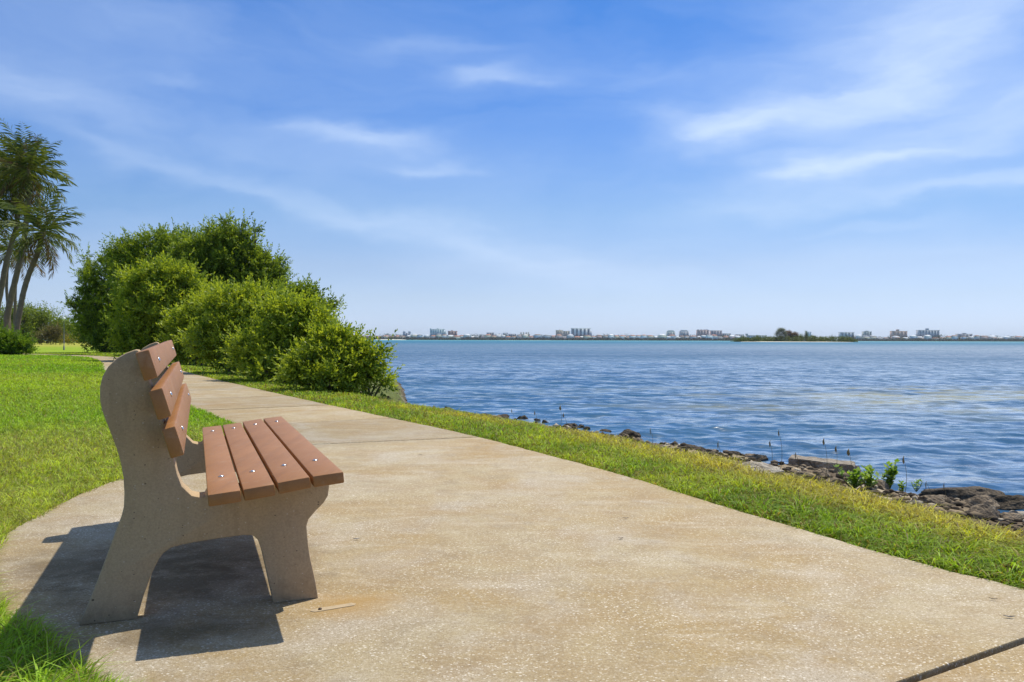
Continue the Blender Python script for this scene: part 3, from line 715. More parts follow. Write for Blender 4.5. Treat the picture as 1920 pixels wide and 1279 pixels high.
tree('buttonwood_tree', 'tallest dark crowned tree of the group, its top above all the shrubs', 'tree', gnd(430, 37),
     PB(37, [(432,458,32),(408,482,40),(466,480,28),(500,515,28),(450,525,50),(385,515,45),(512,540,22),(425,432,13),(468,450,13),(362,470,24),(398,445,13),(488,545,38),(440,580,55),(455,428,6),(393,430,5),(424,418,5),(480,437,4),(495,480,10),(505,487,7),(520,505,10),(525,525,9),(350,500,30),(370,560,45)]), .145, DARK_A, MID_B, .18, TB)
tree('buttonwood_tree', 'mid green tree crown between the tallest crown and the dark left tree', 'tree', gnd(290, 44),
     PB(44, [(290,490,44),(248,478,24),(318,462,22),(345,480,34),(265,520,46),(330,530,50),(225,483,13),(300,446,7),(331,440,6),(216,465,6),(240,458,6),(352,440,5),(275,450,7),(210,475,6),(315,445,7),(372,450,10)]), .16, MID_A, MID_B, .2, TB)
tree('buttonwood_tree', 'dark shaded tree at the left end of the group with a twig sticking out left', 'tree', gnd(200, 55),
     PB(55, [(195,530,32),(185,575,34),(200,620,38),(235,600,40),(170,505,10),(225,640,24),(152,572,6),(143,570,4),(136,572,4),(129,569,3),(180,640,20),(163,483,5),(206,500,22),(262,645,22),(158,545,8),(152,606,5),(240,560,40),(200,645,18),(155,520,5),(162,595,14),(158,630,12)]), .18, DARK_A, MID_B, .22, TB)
far_a, far_b = (0.07, 0.12, 0.02), (0.24, 0.32, 0.05)
for k, (q, lab) in enumerate([
    ([(35,608,26),(20,595,24),(48,590,16),(30,630,20),(10,625,20),(50,630,16)], 'rounded green tree behind the palm trunks'),
    ([(76,600,22),(95,612,22),(62,612,20),(80,584,8),(75,630,18),(98,630,16),(60,632,14)], 'domed green tree right of the palm trunks, tallest of the distant row'),
    ([(118,612,13),(108,622,16),(128,622,12),(115,636,10),(130,636,9)], 'small green tree behind the white lamp'),
    ([(146,628,12),(158,622,12),(135,632,9),(150,638,8),(165,636,12)], 'dull green tree at the right end of the distant row')]):
    d = 165+4*k; tree('distant_tree', lab, 'tree', gnd(q[0][0], d), PB(d, q), .42, far_a, far_b, .3, 'distant trees across the lawn', per=6)
for q, lab, ca, cb in [
    ([(76,632,8),(70,636,6)], 'small olive bush, leftmost below the distant trees', (0.07,0.08,0.03), (0.20,0.19,0.08)),
    ([(95,628,12),(105,630,11),(88,632,9)], 'brownish bush below the domed distant tree', (0.06,0.065,0.03), (0.17,0.15,0.07)),
    ([(130,638,6),(140,638,6),(122,639,5)], 'low yellow bush on the dry grass right of the lamp', (0.20,0.19,0.02), (0.36,0.32,0.04))]:
    d = 125; tree('low_bush', lab, 'bush', gnd(q[0][0], d), PB(d, q), .3, ca, cb, .05, 'bushes along the far lawn edge', per=6, stems=2)
tree('palm_foot_bush', 'bright ferny bush at the foot of the palms, left edge', 'bush', gnd(22, 39),
     PB(39, [(20,652,20),(40,655,16),(0,650,20),(8,640,14),(30,640,12),(52,657,8),(-15,650,18),(-30,648,22)]), .12, (0.05,0.115,0.012), (0.19,0.31,0.03), .04, stems=4, up=.9)

# ---------------------------------------------------------------- palms
def palm(label, trunk_px, d, r0, r1, crown_r, nf, seed, droop=.75, lean=(0, 0)):
    r2 = np.random.default_rng(seed); base = np.array(gnd(trunk_px[0][0], d)); root = empty('palm_tree', base)
    tag(root, label, 'palm', 'palms at the left edge')
    pts = [base-np.array([0, 0, .2])]+[at(x, y, d+.0*k) for k, (x, y) in enumerate(trunk_px[1:], 1)]
    P = np.array(pts)-base; A_ = np.r_[0, np.cumsum(np.linalg.norm(np.diff(P, axis=0), axis=1))]
    ss = np.linspace(0, A_[-1], 40); Q = np.c_[[np.interp(ss, A_, P[:, i]) for i in range(3)]].T
    for _ in range(3): Q[1:-1] = (Q[:-2]+Q[1:-1]*2+Q[2:])/4
    rad = np.interp(ss/ss[-1], [0, .06, .2, .9, 1], [r0*1.35, r0*1.1, r0, r1, r1*1.25])*(1+.05*np.sin(np.arange(40)*2.4))
    mb = MB(); mb.tube(Q, rad, 10); mb.build('trunk', M['palm_bark'], root, smooth=True)
    top = Q[-1]; V, Fc, C_ = [], [], []; n = 0; dead = []
    for f in range(nf):
        el = math.radians(84-150*(f/nf)**1.05+r2.normal()*9); az = f*2.399+r2.normal()*.25
        L = crown_r*(.72+.3*r2.random()+(.35 if r2.random() < .12 else 0)); u_ = np.linspace(0, 1, 22)
        hd = np.array([math.cos(az), math.sin(az), 0]); ang = el-droop*1.25*u_**1.7
        step = L/21; xs_ = np.r_[0, np.cumsum(np.cos(ang[:-1]))]*step; zs_ = np.r_[0, np.cumsum(np.sin(ang[:-1]))]*step
        rach = top+hd*xs_[:, None]+np.array([0, 0, 1])*zs_[:, None]
        sidev = np.array([-hd[1], hd[0], 0]); twist = r2.normal()*.3
        brown = (f > nf*.86) or r2.random() < .08
        for j in range(2, 22):
            ll = L*.27*math.sin(math.pi*min(1, .12+.86*u_[j]))**.6
            fw = np.array([math.cos(ang[j])*hd[0], math.cos(ang[j])*hd[1], math.sin(ang[j])])
            upv = np.cross(sidev, fw)*-1
            for s_ in (-1, 1):
                for sub in (0,):
                    b0 = rach[j]-fw*step*sub
                    dr = sidev*s_*(.85+twist*.2*s_)+fw*.75-np.array([0, 0, .08+.32*r2.random()])+upv*(.25*r2.normal())
                    dr /= np.linalg.norm(dr); l2 = ll*(.85+.3*r2.random()); wv_ = fw*.5*l2*.10+upv*l2*.035
                    tip = b0+dr*l2-np.array([0, 0, l2*.10]); mid = b0+dr*l2*.5
                    V += [b0, mid+wv_, tip, mid-wv_]; Fc.append((n, n+1, n+2, n+3)); n += 4
                    t_ = r2.random(); c = (np.array((.045, .08, .022))*(1-t_)+np.array((.19, .23, .045))*t_) if not brown else np.array((.17, .12, .06))*(.7+.6*t_)
                    C_ += [c]*4
        # rachis
        for j in range(0, 21):
            w_ = np.array([0, 0, 1])*.025*(1.2-u_[j]); V += [rach[j]-w_, rach[j+1]-w_, rach[j+1]+w_, rach[j]+w_]; Fc.append((n, n+1, n+2, n+3)); n += 4
            C_ += [np.array((.16, .17, .05))]*4
    mesh_np('crown', np.array(V), np.array(Fc), M['palm'], root, np.array(C_))
    return root
palm('tall palm with a thick leaning trunk, its crown highest of the palms', [(8,640),(12,600),(20,560),(32,512),(42,470),(48,430),(53,385),(55,345),(52,318)], 45, .17, .13, 2.9, 62, 1, .6)
palm('palm whose curved trunk leans right, its crown lowest and rightmost', [(26,640),(33,605),(43,551),(52,520),(60,500),(70,478),(76,455),(80,435)], 43, .15, .13, 2.6, 46, 2, .8)
palm('palm leaning in from the left edge behind the tallest palm', [(-14,640),(-8,590),(2,545),(12,489),(24,450),(34,415),(30,380),(22,345)], 47, .17, .13, 2.7, 52, 3, .6)
palm('slender pale palm trunk between the two thick trunks', [(18,640),(18,610),(15,575),(12,540),(14,500),(18,470)], 50, .1, .08, 2.0, 22, 4)
palm('slender pale palm trunk right of the thick leaning trunk', [(26,640),(28,590),(29,540),(32,500),(36,478)], 52, .1, .08, 1.9, 20, 5)
palm('palm crown cut by the left picture edge', [(-60,640),(-55,560),(-45,480),(-30,420),(-22,385)], 46, .18, .14, 2.8, 60, 6, .6)

# street lamp by the path
def lamp():
    d = 66; b0 = np.array(gnd(120, d)); root = empty('street_lamp', b0); tag(root, 'white globe lamp on a slim grey post beyond the path', 'lamp')
    top = at(121.5, 598, d)-b0
    mb = MB(); mb.tube([(0,0,-.1),(0,0,.3),(0,0,.32),(0,0,top[2]-.25),(0,0,top[2]-.2)], [.07,.06,.035,.028,.05], 10); mb.build('post', mat_plain('lamp_post_grey', (.20,.20,.19), .6), root, smooth=True)
    bm = bmesh.new(); bmesh.ops.create_uvsphere(bm, u_segments=16, v_segments=10, radius=.12); bmesh.ops.translate(bm, verts=bm.verts, vec=(0, 0, top[2]))
    from_bm('globe', bm, mat_plain('white_globe', (.85,.85,.82), .3), root, 60)
lamp()

# ---------------------------------------------------------------- grass
def blades(P, z, h, w, lean, cols, name, label):
    n = len(P); yaw = rng.random(n)*6.283; ld = rng.random(n)*6.283
    a = np.c_[np.cos(yaw), np.sin(yaw), np.zeros(n)]; l_ = np.c_[np.cos(ld), np.sin(ld), np.zeros(n)]
    b = np.c_[P, z]; w = w[:, None]; h_ = h[:, None]; ln = lean[:, None]
    up = np.array([0, 0, 1.])
    m = b+up*h_*.55+l_*ln*h_*.35; tip = b+up*h_*(1-.35*ln)+l_*ln*h_*1.05
    V = np.stack([b-a*w, b+a*w, m+a*w*.75, m-a*w*.75, tip], 1).reshape(-1, 3)
    i = np.arange(n)*5; Cc = np.repeat(cols, 5, axis=0)
    Cc = Cc.reshape(n, 5, 3)
    o = mesh_np(name, V, [np.c_[i, i+1, i+2, i+3], np.c_[i+3, i+2, i+4]], M['grass'], None, Cc.reshape(-1, 3)); tag(o, label, 'grass', kind='stuff'); return o
def sample(n, a0, a1, d0, d1, pw=1.0):
    a = rng.uniform(math.radians(a0), math.radians(a1), n); lo, hi = math.log(d0), math.log(d1)
    d = np.exp(lo+(hi-lo)*rng.random(n)**pw); return np.c_[d*np.sin(a), d*np.cos(a)]
# lawn, left of the path
P = sample(760000, -50, -6, 1.5, 75)
zz, uR, uL, w_ = ground_z(P); k = (uL < -.012+.09*fbm(P[:, 0]*5, P[:, 1]*5, 34)**2) & (uR < -.3); P, zz, uL = P[k], zz[k], uL[k]; d = np.hypot(*P.T)
c = lawn_colour(P[:, 0], P[:, 1]); rnd = rng.random(len(P)); tuft = fbm(P[:, 0]*14, P[:, 1]*14, 15, 3); c = c*((.5+.75*rnd)*(.45+1.1*tuft))[:, None]*1.12
dryb = rng.random(len(P)) < np.where(d < 8, .20, .06); c[dryb] = np.array((.38, .34, .13))*(.6+.6*rng.random(dryb.sum()))[:, None]
nearc = (P[:, 1] < 2.9)
h = (.032+.03*rng.random(len(P)))*(1+.5*(fbm(P[:, 0]*2, P[:, 1]*2, 5)-.5)); h[nearc] *= 1.25
h *= (1+.010*d)*(.45+1.1*tuft)
blades(P, zz, h, np.maximum(.0016+.001*rng.random(len(P)), .00048*d), .4+1.1*rng.random(len(P)), c, 'lawn_grass', 'clipped green lawn with dry straw patches left of the path')
# strip right of the path
P = sample(900000, -40, 50, 1.9, 60)
zz, uR, uL, w_ = ground_z(P); e = uR-w_+.35*(fbm(P[:, 0]*3, P[:, 1]*3, 77)-.5)
k = (uR > .012-.09*fbm(P[:, 0]*5, P[:, 1]*5, 33)**2-.05*(fbm(P[:, 0]*11, P[:, 1]*11, 35) > .62)) & (e < .05+.12*rng.random(len(P))) & (rng.random(len(P)) < 1.15-.5*sstep(-.35, .1, e)); P, zz, uR, w_, e = P[k], zz[k], uR[k], w_[k], e[k]; d = np.hypot(*P.T)
tuft = fbm(P[:, 0]*12, P[:, 1]*12, 16, 3); c = strip_colour(P[:, 0], P[:, 1], uR, w_); c = c*((.5+.8*rng.random(len(P)))*(.45+1.1*tuft))[:, None]*1.12
thb = rng.random(len(P)) < .12; c[thb] = np.array((.16, .11, .04))
dryb = rng.random(len(P)) < .10+.2*sstep(-.6, 0, e)*(d < 12); c[dryb] = np.array((.42, .36, .10))*(.6+.6*rng.random(dryb.sum()))[:, None]
h = (.026+.036*rng.random(len(P)))*(.75+.6*fbm(P[:, 0]*1.6, P[:, 1]*1.6, 6))*(1+.5*sstep(-.8, -.1, e))*sstep(-.02, .12, uR+.04)*(.4+1.2*tuft)
blades(P, zz, h+.012, np.maximum(.0020+.0016*rng.random(len(P)), .00050*d), .5+1.3*rng.random(len(P)), c, 'verge_grass', 'lush green and yellow grass between the path and the rocks')
# taller unmown tufts in the near left corner
n = 9000; cxy = np.array([-1.45, 2.0]); P = np.c_[rng.uniform(-2.3, -.8, n), rng.uniform(1.3, 2.75, n)]
zz, uR, uL, w_ = ground_z(P); k = (uL < -.01) & (uL > -.75); P, zz, uL = P[k], zz[k], uL[k]
c = lawn_colour(P[:, 0], P[:, 1]+8)*(.8+.8*rng.random(len(P))[:, None]); st_ = rng.random(len(P)) < .12; c[st_] = np.array((.45, .40, .17))
blades(P, zz, .06+.09*rng.random(len(P))**1.5, .0022+.001*rng.random(len(P)), .35+.9*rng.random(len(P)), c, 'corner_grass', 'longer unmown grass spilling onto the pavement in the near left corner')

# ---------------------------------------------------------------- shore rocks
def bank_at(px, py, lift=0.0):
    z = -.2
    for _ in range(14):
        g_ = on_ground(px, py, z); z = .5*z+.5*(max(ground_z(np.array([[g_[0], g_[1]]]), False)[0][0], WATER_Z)+lift)
    return on_ground(px, py, z)
def rock_mesh(name, size, seed, mat, loc, rz, flat=1.0, parent=None, sub=4, jag=.35):
    r2 = np.random.default_rng(seed); bm = bmesh.new(); bmesh.ops.create_icosphere(bm, subdivisions=sub, radius=1.0)
    V = np.array([v.co[:] for v in bm.verts]); V0 = V.copy()
    for _ in range(9):      # chop planes
        n_ = r2.normal(size=3); n_ /= np.linalg.norm(n_); lim = .55+.35*r2.random(); dd = V@n_
        V = V-np.where(dd > lim, dd-lim, 0)[:, None]*n_
    nz = (fbm(V0[:, 0]*2.3+seed, V0[:, 1]*2.3+V0[:, 2]*1.9, seed, 4)-.5)+(fbm(V0[:, 2]*5+seed, V0[:, 1]*5-V0[:, 0]*3, seed+5, 3)-.5)*.45
    V = V*(1+jag*nz)[:, None]; V = V*np.array(size)
    V[:, 2] = np.where(V[:, 2] < 0, V[:, 2]*.6, V[:, 2])
    V = V*1.22; c, s_ = math.cos(rz), math.sin(rz); V = V@np.array([[c, s_, 0], [-s_, c, 0], [0, 0, 1]])
    for v, q in zip(bm.verts, V): v.co = q
    o = from_bm(name, bm, mat, parent, 28); o.location = loc; return o
def rock(px, py, wpx, hpx, mat, seed, label, group=None, dep=.7, sink=.35):
    g_ = bank_at(px, py+hpx*.5); d = g_[1]; sx = wpx/2/F*d; sz = hpx/F*d*.75
    o = rock_mesh('shore_rock', (sx, sx*dep, sz), seed, M[mat], (g_[0], g_[1]+sx*dep*.5, g_[2]-sz*sink+sz*.3), random.uniform(-.3, .3), sub=4 if wpx > 40 else 3)
    tag(o, label, 'rock', group); return o
rock(1800, 922, 150, 26, 'rock_dark', 101, 'long low dark rock at the waterline, farthest from the grass on the right', dep=.5)
rock(1905, 940, 90, 24, 'rock_dark', 102, 'dark crusted rock cut by the right picture edge at the waterline', dep=.6)
rock(1758, 938, 62, 22, 'rock', 103, 'brown jagged rock just below the long dark rock, leftmost there')
rock(1790, 946, 58, 18, 'rock', 104, 'grey brown jagged rock under the middle of the long dark rock')
rock(1838, 940, 70, 28, 'rock', 105, 'tall jagged brown rock with a mossy top in the right rock pile')
rock(1858, 962, 76, 34, 'rock', 106, 'biggest broken brown rock of the right pile, full of dark holes')
rock(1900, 972, 50, 30, 'rock', 107, 'wedge shaped brown rock beside the right picture edge')
rock(1832, 974, 60, 10, 'rock_pale', 108, 'flat pale slab of rock at the grass edge in the right pile', dep=.5)
rock(1905, 990, 70, 14, 'rock_pale', 109, 'flat pale rock at the grass edge near the right picture edge', dep=.5)
rock(1915, 962, 36, 14, 'rock_pale', 110, 'small pale rock between the wedge rock and the dark waterline rock')
rock(1722, 944, 30, 14, 'rock_pale', 111, 'small pale stone at the left foot of the right rock pile')
rock(1428, 876, 70, 22, 'rock_pale', 112, 'pale rounded boulder left of the broken seawall slab', dep=.9)
rock(1370, 868, 36, 14, 'rock', 113, 'brown rock left of the pale rounded boulder')
rock(1545, 886, 36, 24, 'rock', 114, 'grey rock resting in the shade under the seawall slab')
rock(1508, 890, 34, 14, 'rock', 115, 'small brown rock under the left part of the seawall slab')
rock(1568, 898, 34, 14, 'rock', 116, 'small dark holed rock in front of the seawall slab')
rock(1606, 880, 24, 20, 'rock', 117, 'reddish brown rock at the right end of the seawall slab')
rock(1425, 857, 30, 7, 'rock_dark', 118, 'tiny dark rock in the water behind the pale boulder')
rock(1415, 853, 46, 14, 'rock', 119, 'knobbly brown rock just left behind the pale boulder')
rock(1375, 851, 30, 13, 'rock_dark', 120, 'dark rock in the rubble line, nearest left of the knobbly brown rock')
rock(1330, 846, 46, 16, 'rock', 121, 'broad brown rock in the rubble line left of the seawall')
rock(1290, 840, 50, 14, 'rock_dark', 122, 'dark long rock in the rubble line left of the broad brown rock')
rock(1180, 812, 44, 20, 'rock_dark', 123, 'dark rounded rock standing above the grass right of the middle of the shore')
rock(1196, 826, 22, 14, 'rock', 124, 'small brown rock at the right foot of the dark rounded rock')
rock(1650, 908, 40, 20, 'rock', 125, 'brown rock behind the leafy green sprout')
rock(600, 733, 40, 9, 'rock_pale', 126, 'flat pale rock under the shrubs left of the water')
grp = 'small dark stones lining the grass edge along the water'
ORD = 'first second third fourth fifth sixth seventh eighth ninth tenth eleventh twelfth thirteenth fourteenth fifteenth sixteenth seventeenth eighteenth nineteenth twentieth'.split()
spx = sorted([random.uniform(930, 1180) for _ in range(11)]+[random.uniform(1200, 1480) for _ in range(9)])
for k, px in enumerate(spx):
    e_px = np.interp(px, [740,960,1100,1240,1400,1480,1640,1800,1900],[746,784,806,838,866,880,905,935,955])
    rock(px, e_px-random.uniform(0, 10)*(px/1400), random.uniform(10, 24), random.uniform(5, 9), random.choice(['rock', 'rock_dark', 'rock_dark']), 200+k, 'small dark stone in the rubble line at the grass edge, %s from the left' % ORD[k], grp)
# rubble and oyster crust: uncountable small pieces
mb = MB(); pts = sample(46000, -20, 70, 2.2, 22); zz, uR, uL, w_ = ground_z(pts); e = uR-w_; k = (e > -.12) & (e < 2.3) & (rng.random(len(pts)) < 1.1-sstep(7, 12, pts[:, 1])); pts, zz = pts[k], zz[k]
ico = bmesh.new(); bmesh.ops.create_icosphere(ico, subdivisions=1, radius=1); IV = np.array([v.co[:] for v in ico.verts]); IF = np.array([[v.index for v in f.verts] for f in ico.faces]); ico.free()
cc = []
for (x, y), z in zip(pts, zz):
    s_ = (.009+.026*random.random()**2.4)*(1+.03*y)
    v = IV*(1+.2*rng.normal(size=(len(IV), 1)))*np.array([s_, s_*random.uniform(.6, 1), s_*random.uniform(.4, .8)]); a = random.random()*6.28
    v = v@np.array([[math.cos(a), math.sin(a), 0], [-math.sin(a), math.cos(a), 0], [0, 0, 1]])+np.array([x, y, z+s_*.2]); mb.add(v, t=IF)
    t_ = random.random(); col_ = np.array((.06, .046, .032)) if t_ < .55 else (np.array((.19, .145, .095)) if t_ < .92 else np.array((.42, .36, .27))); cc.append(np.tile(col_*random.uniform(.7, 1.3), (len(IV), 1)))
o = mb.build('shore_rubble', mat_attr('rubble', .9, 0, .2), colors=np.concatenate(cc)); tag(o, 'crust of oyster shell and small stones down the bank to the water', 'rubble', kind='stuff')

# broken seawall slab
def wall_slab():
    a = on_ground(1478, 859, -.24); b_ = on_ground(1602, 873, -.27); d_ = (b_-a); L = np.linalg.norm(d_); d_ /= L; n_ = np.array([-d_[1], d_[0], 0]); n_ /= np.linalg.norm(n_)
    root_pts = []; k = 14
    bm = bmesh.new(); rows_ = []
    for j in range(k):
        f_ = j/(k-1); p0 = a+d_*L*f_; jg = .012*math.sin(j*2.3)+.01*math.sin(j*5.1)
        q = [p0+n_*jg-np.array([0,0,.13]), p0+n_*(jg*.6), p0+n_*(.26+.03*math.sin(j*1.7)), p0+n_*(.26)-np.array([0,0,.13])]
        rows_.append([bm.verts.new(Vector(x)) for x in q])
    for u_, v_ in zip(rows_[:-1], rows_[1:]):
        for m_ in range(4): bm.faces.new((u_[m_], u_[(m_+1) % 4], v_[(m_+1) % 4], v_[m_]))
    bm.faces.new(rows_[0][::-1]); bm.faces.new(rows_[-1]); bmesh.ops.recalc_face_normals(bm, faces=bm.faces)
    bmesh.ops.bevel(bm, geom=[e_ for e_ in bm.edges if e_.calc_face_angle(0) > .8], offset=.008, segments=2, affect='EDGES')
    o = from_bm('seawall_slab', bm, mat_rock('old_concrete', (.38,.32,.25), (.10,.08,.06), (.50,.44,.35)), None, 30)
    tag(o, 'broken concrete seawall slab lying at the waterline, pale top and dark side', 'slab')
    return o
wall_slab()

# leafy sprouts among the rocks
def sprout(px, py, hpx, nst, leaf, label, spread=.5, seed=0):
    r2 = np.random.default_rng(seed); g_ = bank_at(px, py); d = g_[1]; root = empty('leafy_sprout', g_); tag(root, label, 'plant', 'leafy sprouts among the shore rocks')
    hh = hpx/F*d; V, C_ = [], []; mb = MB()
    for s_ in range(nst):
        a = r2.random()*6.28; h_ = hh*(.55+.45*r2.random()); tip = np.array([math.cos(a)*spread*h_*r2.random(), math.sin(a)*spread*h_*.6*r2.random(), h_])
        u_ = np.linspace(0, 1, 8)[:, None]; pts = tip*u_*np.array([1, 1, 1])+np.array([math.cos(a), math.sin(a), 0])*.04*u_*(1-u_)
        mb.tube(pts, np.linspace(.004, .0015, 8), 5)
        for j in range(int(h_/leaf*2.6)+5):
            f_ = .2+.8*r2.random(); p0 = tip*f_; b_ = r2.random()*6.28
            ld = np.array([math.cos(b_), math.sin(b_), .35+.5*f_]); ld /= np.linalg.norm(ld); sd_ = np.cross(ld, [0, 0, 1.]); sd_ /= np.linalg.norm(sd_); l_ = leaf*(.7+.6*r2.random())
            V += [p0, p0+ld*l_*.5+sd_*l_*.3, p0+ld*l_, p0+ld*l_*.5-sd_*l_*.3]; t_ = r2.random(); C_ += [np.array((.12,.25,.02))*(1-t_)+np.array((.32,.48,.06))*t_]*4
    V = np.array(V); i = np.arange(len(V)//4)*4
    mesh_np('leaves', V, np.vstack([np.c_[i, i+1, i+2], np.c_[i, i+2, i+3]]), M['leaf'], root, np.array(C_))
    mb.build('stems', mat_plain('green_stem', (.12,.16,.04), .7), root)
sprout(1668, 918, 50, 9, .05, 'tall leafy green sprout standing against the water right of the slab', .7, 1)
sprout(1632, 916, 40, 10, .045, 'leafy sprout left beside the tallest sprout', 1.3, 2)
sprout(1600, 918, 44, 12, .04, 'dense green sprout in front of the slab right end', 1.2, 3)
sprout(1718, 922, 26, 4, .03, 'small sprout at the left foot of the right rock pile', .6, 4)
sprout(1690, 925, 20, 5, .03, 'low sprout in the grass right of the tall sprout', .8, 5)
# seed stalks standing against the water
stalk_m = mat_plain('straw', (.20, .16, .08), .8, 0, .3, 30)
for k, (px, py0, py1, w_) in enumerate([(960,790,768,3),(1005,800,772,4),(1048,812,762,8),(1062,812,776,5),(1220,845,805,3),(1345,875,830,4),(1443,885,828,5),(1463,885,808,4),(1493,885,850,4),(1562,895,838,7),(1592,905,844,11),(1547,900,824,7),(1695,935,858,7),(1742,945,905,3),(1765,950,908,3)]):
    g_ = bank_at(px, py0); d = g_[1]; tip = at(px+random.uniform(-6, 6), py1, d)
    root = empty('seed_stalk', g_); tag(root, 'thin dry seed stalk, %s from the left along the grass edge' % ['first','second','third','fourth','fifth','sixth','seventh','eighth','ninth','tenth','eleventh','twelfth','thirteenth','fourteenth','fifteenth'][k if k < 9 else {9:10,10:11,11:9}.get(k, k)], 'grass stalk', 'dry seed stalks against the water')
    t_ = tip-g_; u_ = np.linspace(0, 1, 7)[:, None]; pts = t_*u_+np.array([.02, 0, 0])*np.sin(u_*3.1)
    mb = MB(); mb.tube(pts, np.linspace(.0022, .001, 7), 5); mb.build('stem', stalk_m, root)
    mb = MB(); hl = .045; hr = w_/2/F*d*.55
    mb.tube([t_-np.array([0,0,hl]), t_-np.array([0,0,hl*.6]), t_-np.array([.002,0,hl*.25]), t_+np.array([.003,0,.012])], [.001, hr, hr*.8, .001], 6); mb.build('seed_head', stalk_m, root)

# bits lying on the pavement
def litter(px, py, L, W, rot, c, label, cat='leaf'):
    g_ = on_ground(px, py, .004); bm = bmesh.new(); n = 7; up_, lo_ = [], []
    for j in range(n):
        f_ = j/(n-1); x = (f_-.5)*L; w_ = W*.5*math.sin(math.pi*min(max(f_, .04), .96))**.7; z = .0015+.004*abs(f_-.5)**1.5*2
        up_.append(bm.verts.new((x, w_, z+.001))); lo_.append(bm.verts.new((x, -w_, z)))
    for j in range(n-1): bm.faces.new((lo_[j], lo_[j+1], up_[j+1], up_[j]))
    bmesh.ops.solidify(bm, geom=bm.faces[:], thickness=.0008)
    o = from_bm('fallen_leaf' if cat == 'leaf' else 'litter_scrap', bm, mat_plain('dead_leaf', c, .7, 0, .3, 80), None, 40); o.location = g_; o.rotation_euler = (0, 0, rot); tag(o, label, cat)
litter(1892, 1157, .034, .007, -.25, (.03,.04,.07), 'small dark blue scrap near the right picture edge of the pavement', 'litter')
litter(1164, 1010, .022, .008, .2, (.05,.02,.012), 'tiny dark red brown fallen leaf in the middle of the pavement')
litter(1173, 972, .03, .006, .1, (.07,.06,.06), 'thin grey fallen leaf behind the tiny red brown one')
litter(668, 1011, .03, .008, .1, (.10,.12,.16), 'small bluish fallen leaf right of the bench front foot')
litter(1862, 1124, .025, .005, -.5, (.06,.05,.03), 'thin brown fallen leaf near the right edge of the pavement')
litter(788, 853, .03, .012, .3, (.05,.03,.02), 'tiny brown fallen leaf just in front of the path joint')

# ---------------------------------------------------------------- the far shore (about 3 km away)
DF = 3000.0; PX = DF/F
def X_at(px, d=DF): return (px-CX)/F*d
def z_top(px, y, d=DF): return at(px, y, d)[2]
def hazed(c, k=.0): return c
bmat = {}
def BM(c, rough=.8):
    c = tuple(min(.85, x*1.18) for x in c)
    key = tuple(c)
    if key not in bmat: bmat[key] = mat_plain('facade_%d' % len(bmat), c, rough, 0, .08, .05)
    return bmat[key]
shore = []
sx_ = np.linspace(-4200, 4200, 160); mb = MB(); wob = fbm(sx_*.004, sx_*0, 5)*60
V = np.concatenate([np.c_[sx_, 2960+wob, np.full(160, WATER_Z-.5)], np.c_[sx_, 2975+wob, np.full(160, .8)], np.c_[sx_, 5200+0*sx_, np.full(160, 1.5)]])
i = np.arange(159); mb.add(V, q=np.vstack([np.c_[i, i+1, i+161, i+160], np.c_[i+160, i+161, i+321, i+320]]))
o = mb.build('far_shore', mat_plain('far_shore_ground', (.16,.17,.10), .9, 0, .3, .02)); tag(o, kind='structure')

def tower(name, label, x0, x1, ytop, wall, strip, nstrip, kind='slab', roofc=None, penth=None, wing=None, depth=22, gap=0, round_top=False):
    cx = (x0+x1)/2; X0, X1 = X_at(x0), X_at(x1); zt = z_top(cx, ytop); Y = DF+20
    root = empty(name, ((X0+X1)/2, Y, 1.0)); tag(root, label, 'building'); w2 = (X1-X0)/2; zt -= 1.0
    mb = MB()
    if round_top:
        k = 6; mb.box(-w2, w2, 0, depth, -.5, zt*.86); mb.box(-w2*.84, w2*.84, 1, depth-1, zt*.86, zt*.95)
    else: mb.box(-w2, w2, 0, depth, -.5, zt-1.2)
    mb.build('wall', BM(wall), root)
    mb = MB()
    if round_top: mb.box(-w2*.6, w2*.6, 2, depth-2, zt*.95, zt)
    else: mb.box(-w2-.6, w2+.6, -.6, depth+.6, zt-1.2, zt)
    mb.build('roof', BM(roofc or tuple(c*.9 for c in wall)), root)
    nfl = max(3, int(zt/3.1))
    for s_ in range(nstrip):   # recessed looking balcony stacks, with a slab at every storey
        f_ = (s_+.5)/nstrip; xc = -w2+2*w2*f_; hw = w2/nstrip*.52
        mb = MB(); zt2 = (zt*.84 if round_top else zt-2.2)
        mb.box(xc-hw, xc+hw, -.25, -.02, 2, zt2); wn = mb.build('window_column', BM(strip, .3), root)
        mb = MB()
        for f in range(nfl): 
            zz_ = 2+(zt2-2)*f/nfl; mb.box(xc-hw*1.05, xc+hw*1.05, -1.6, -.27, zz_, zz_+.55)
        mb.build('balcony_slabs', BM(tuple(min(.85, c*1.05) for c in wall)), wn)
    if penth:
        for (a, b_, yt) in penth:
            mb = MB(); ax = X_at(a)-(X0+X1)/2; bx = X_at(b_)-(X0+X1)/2; mb.box(ax, bx, 4, depth-4, zt, z_top(a, yt)-1.0); mb.build('penthouse', BM(tuple(c*.85 for c in wall)), root)
    if wing:
        a, b_, yt = wing; mb = MB(); ax = X_at(a)-(X0+X1)/2; bx = X_at(b_)-(X0+X1)/2; mb.box(ax, bx, 2, depth-2, -.5, z_top(a, yt)-1.0); mb.build('wing', BM(tuple(c*.95 for c in wall)), root)
    return root
T = 'tower_block'
tower(T, 'grey blue block behind the shrubs, first on the far shore', 643, 658, 621, (.42,.48,.55), (.25,.32,.42), 3)
tower(T, 'small twin topped blue grey block left of the teal tower', 754, 768, 624, (.44,.49,.56), (.16,.22,.32), 3, penth=[(754,758,621),(764,768,621)])
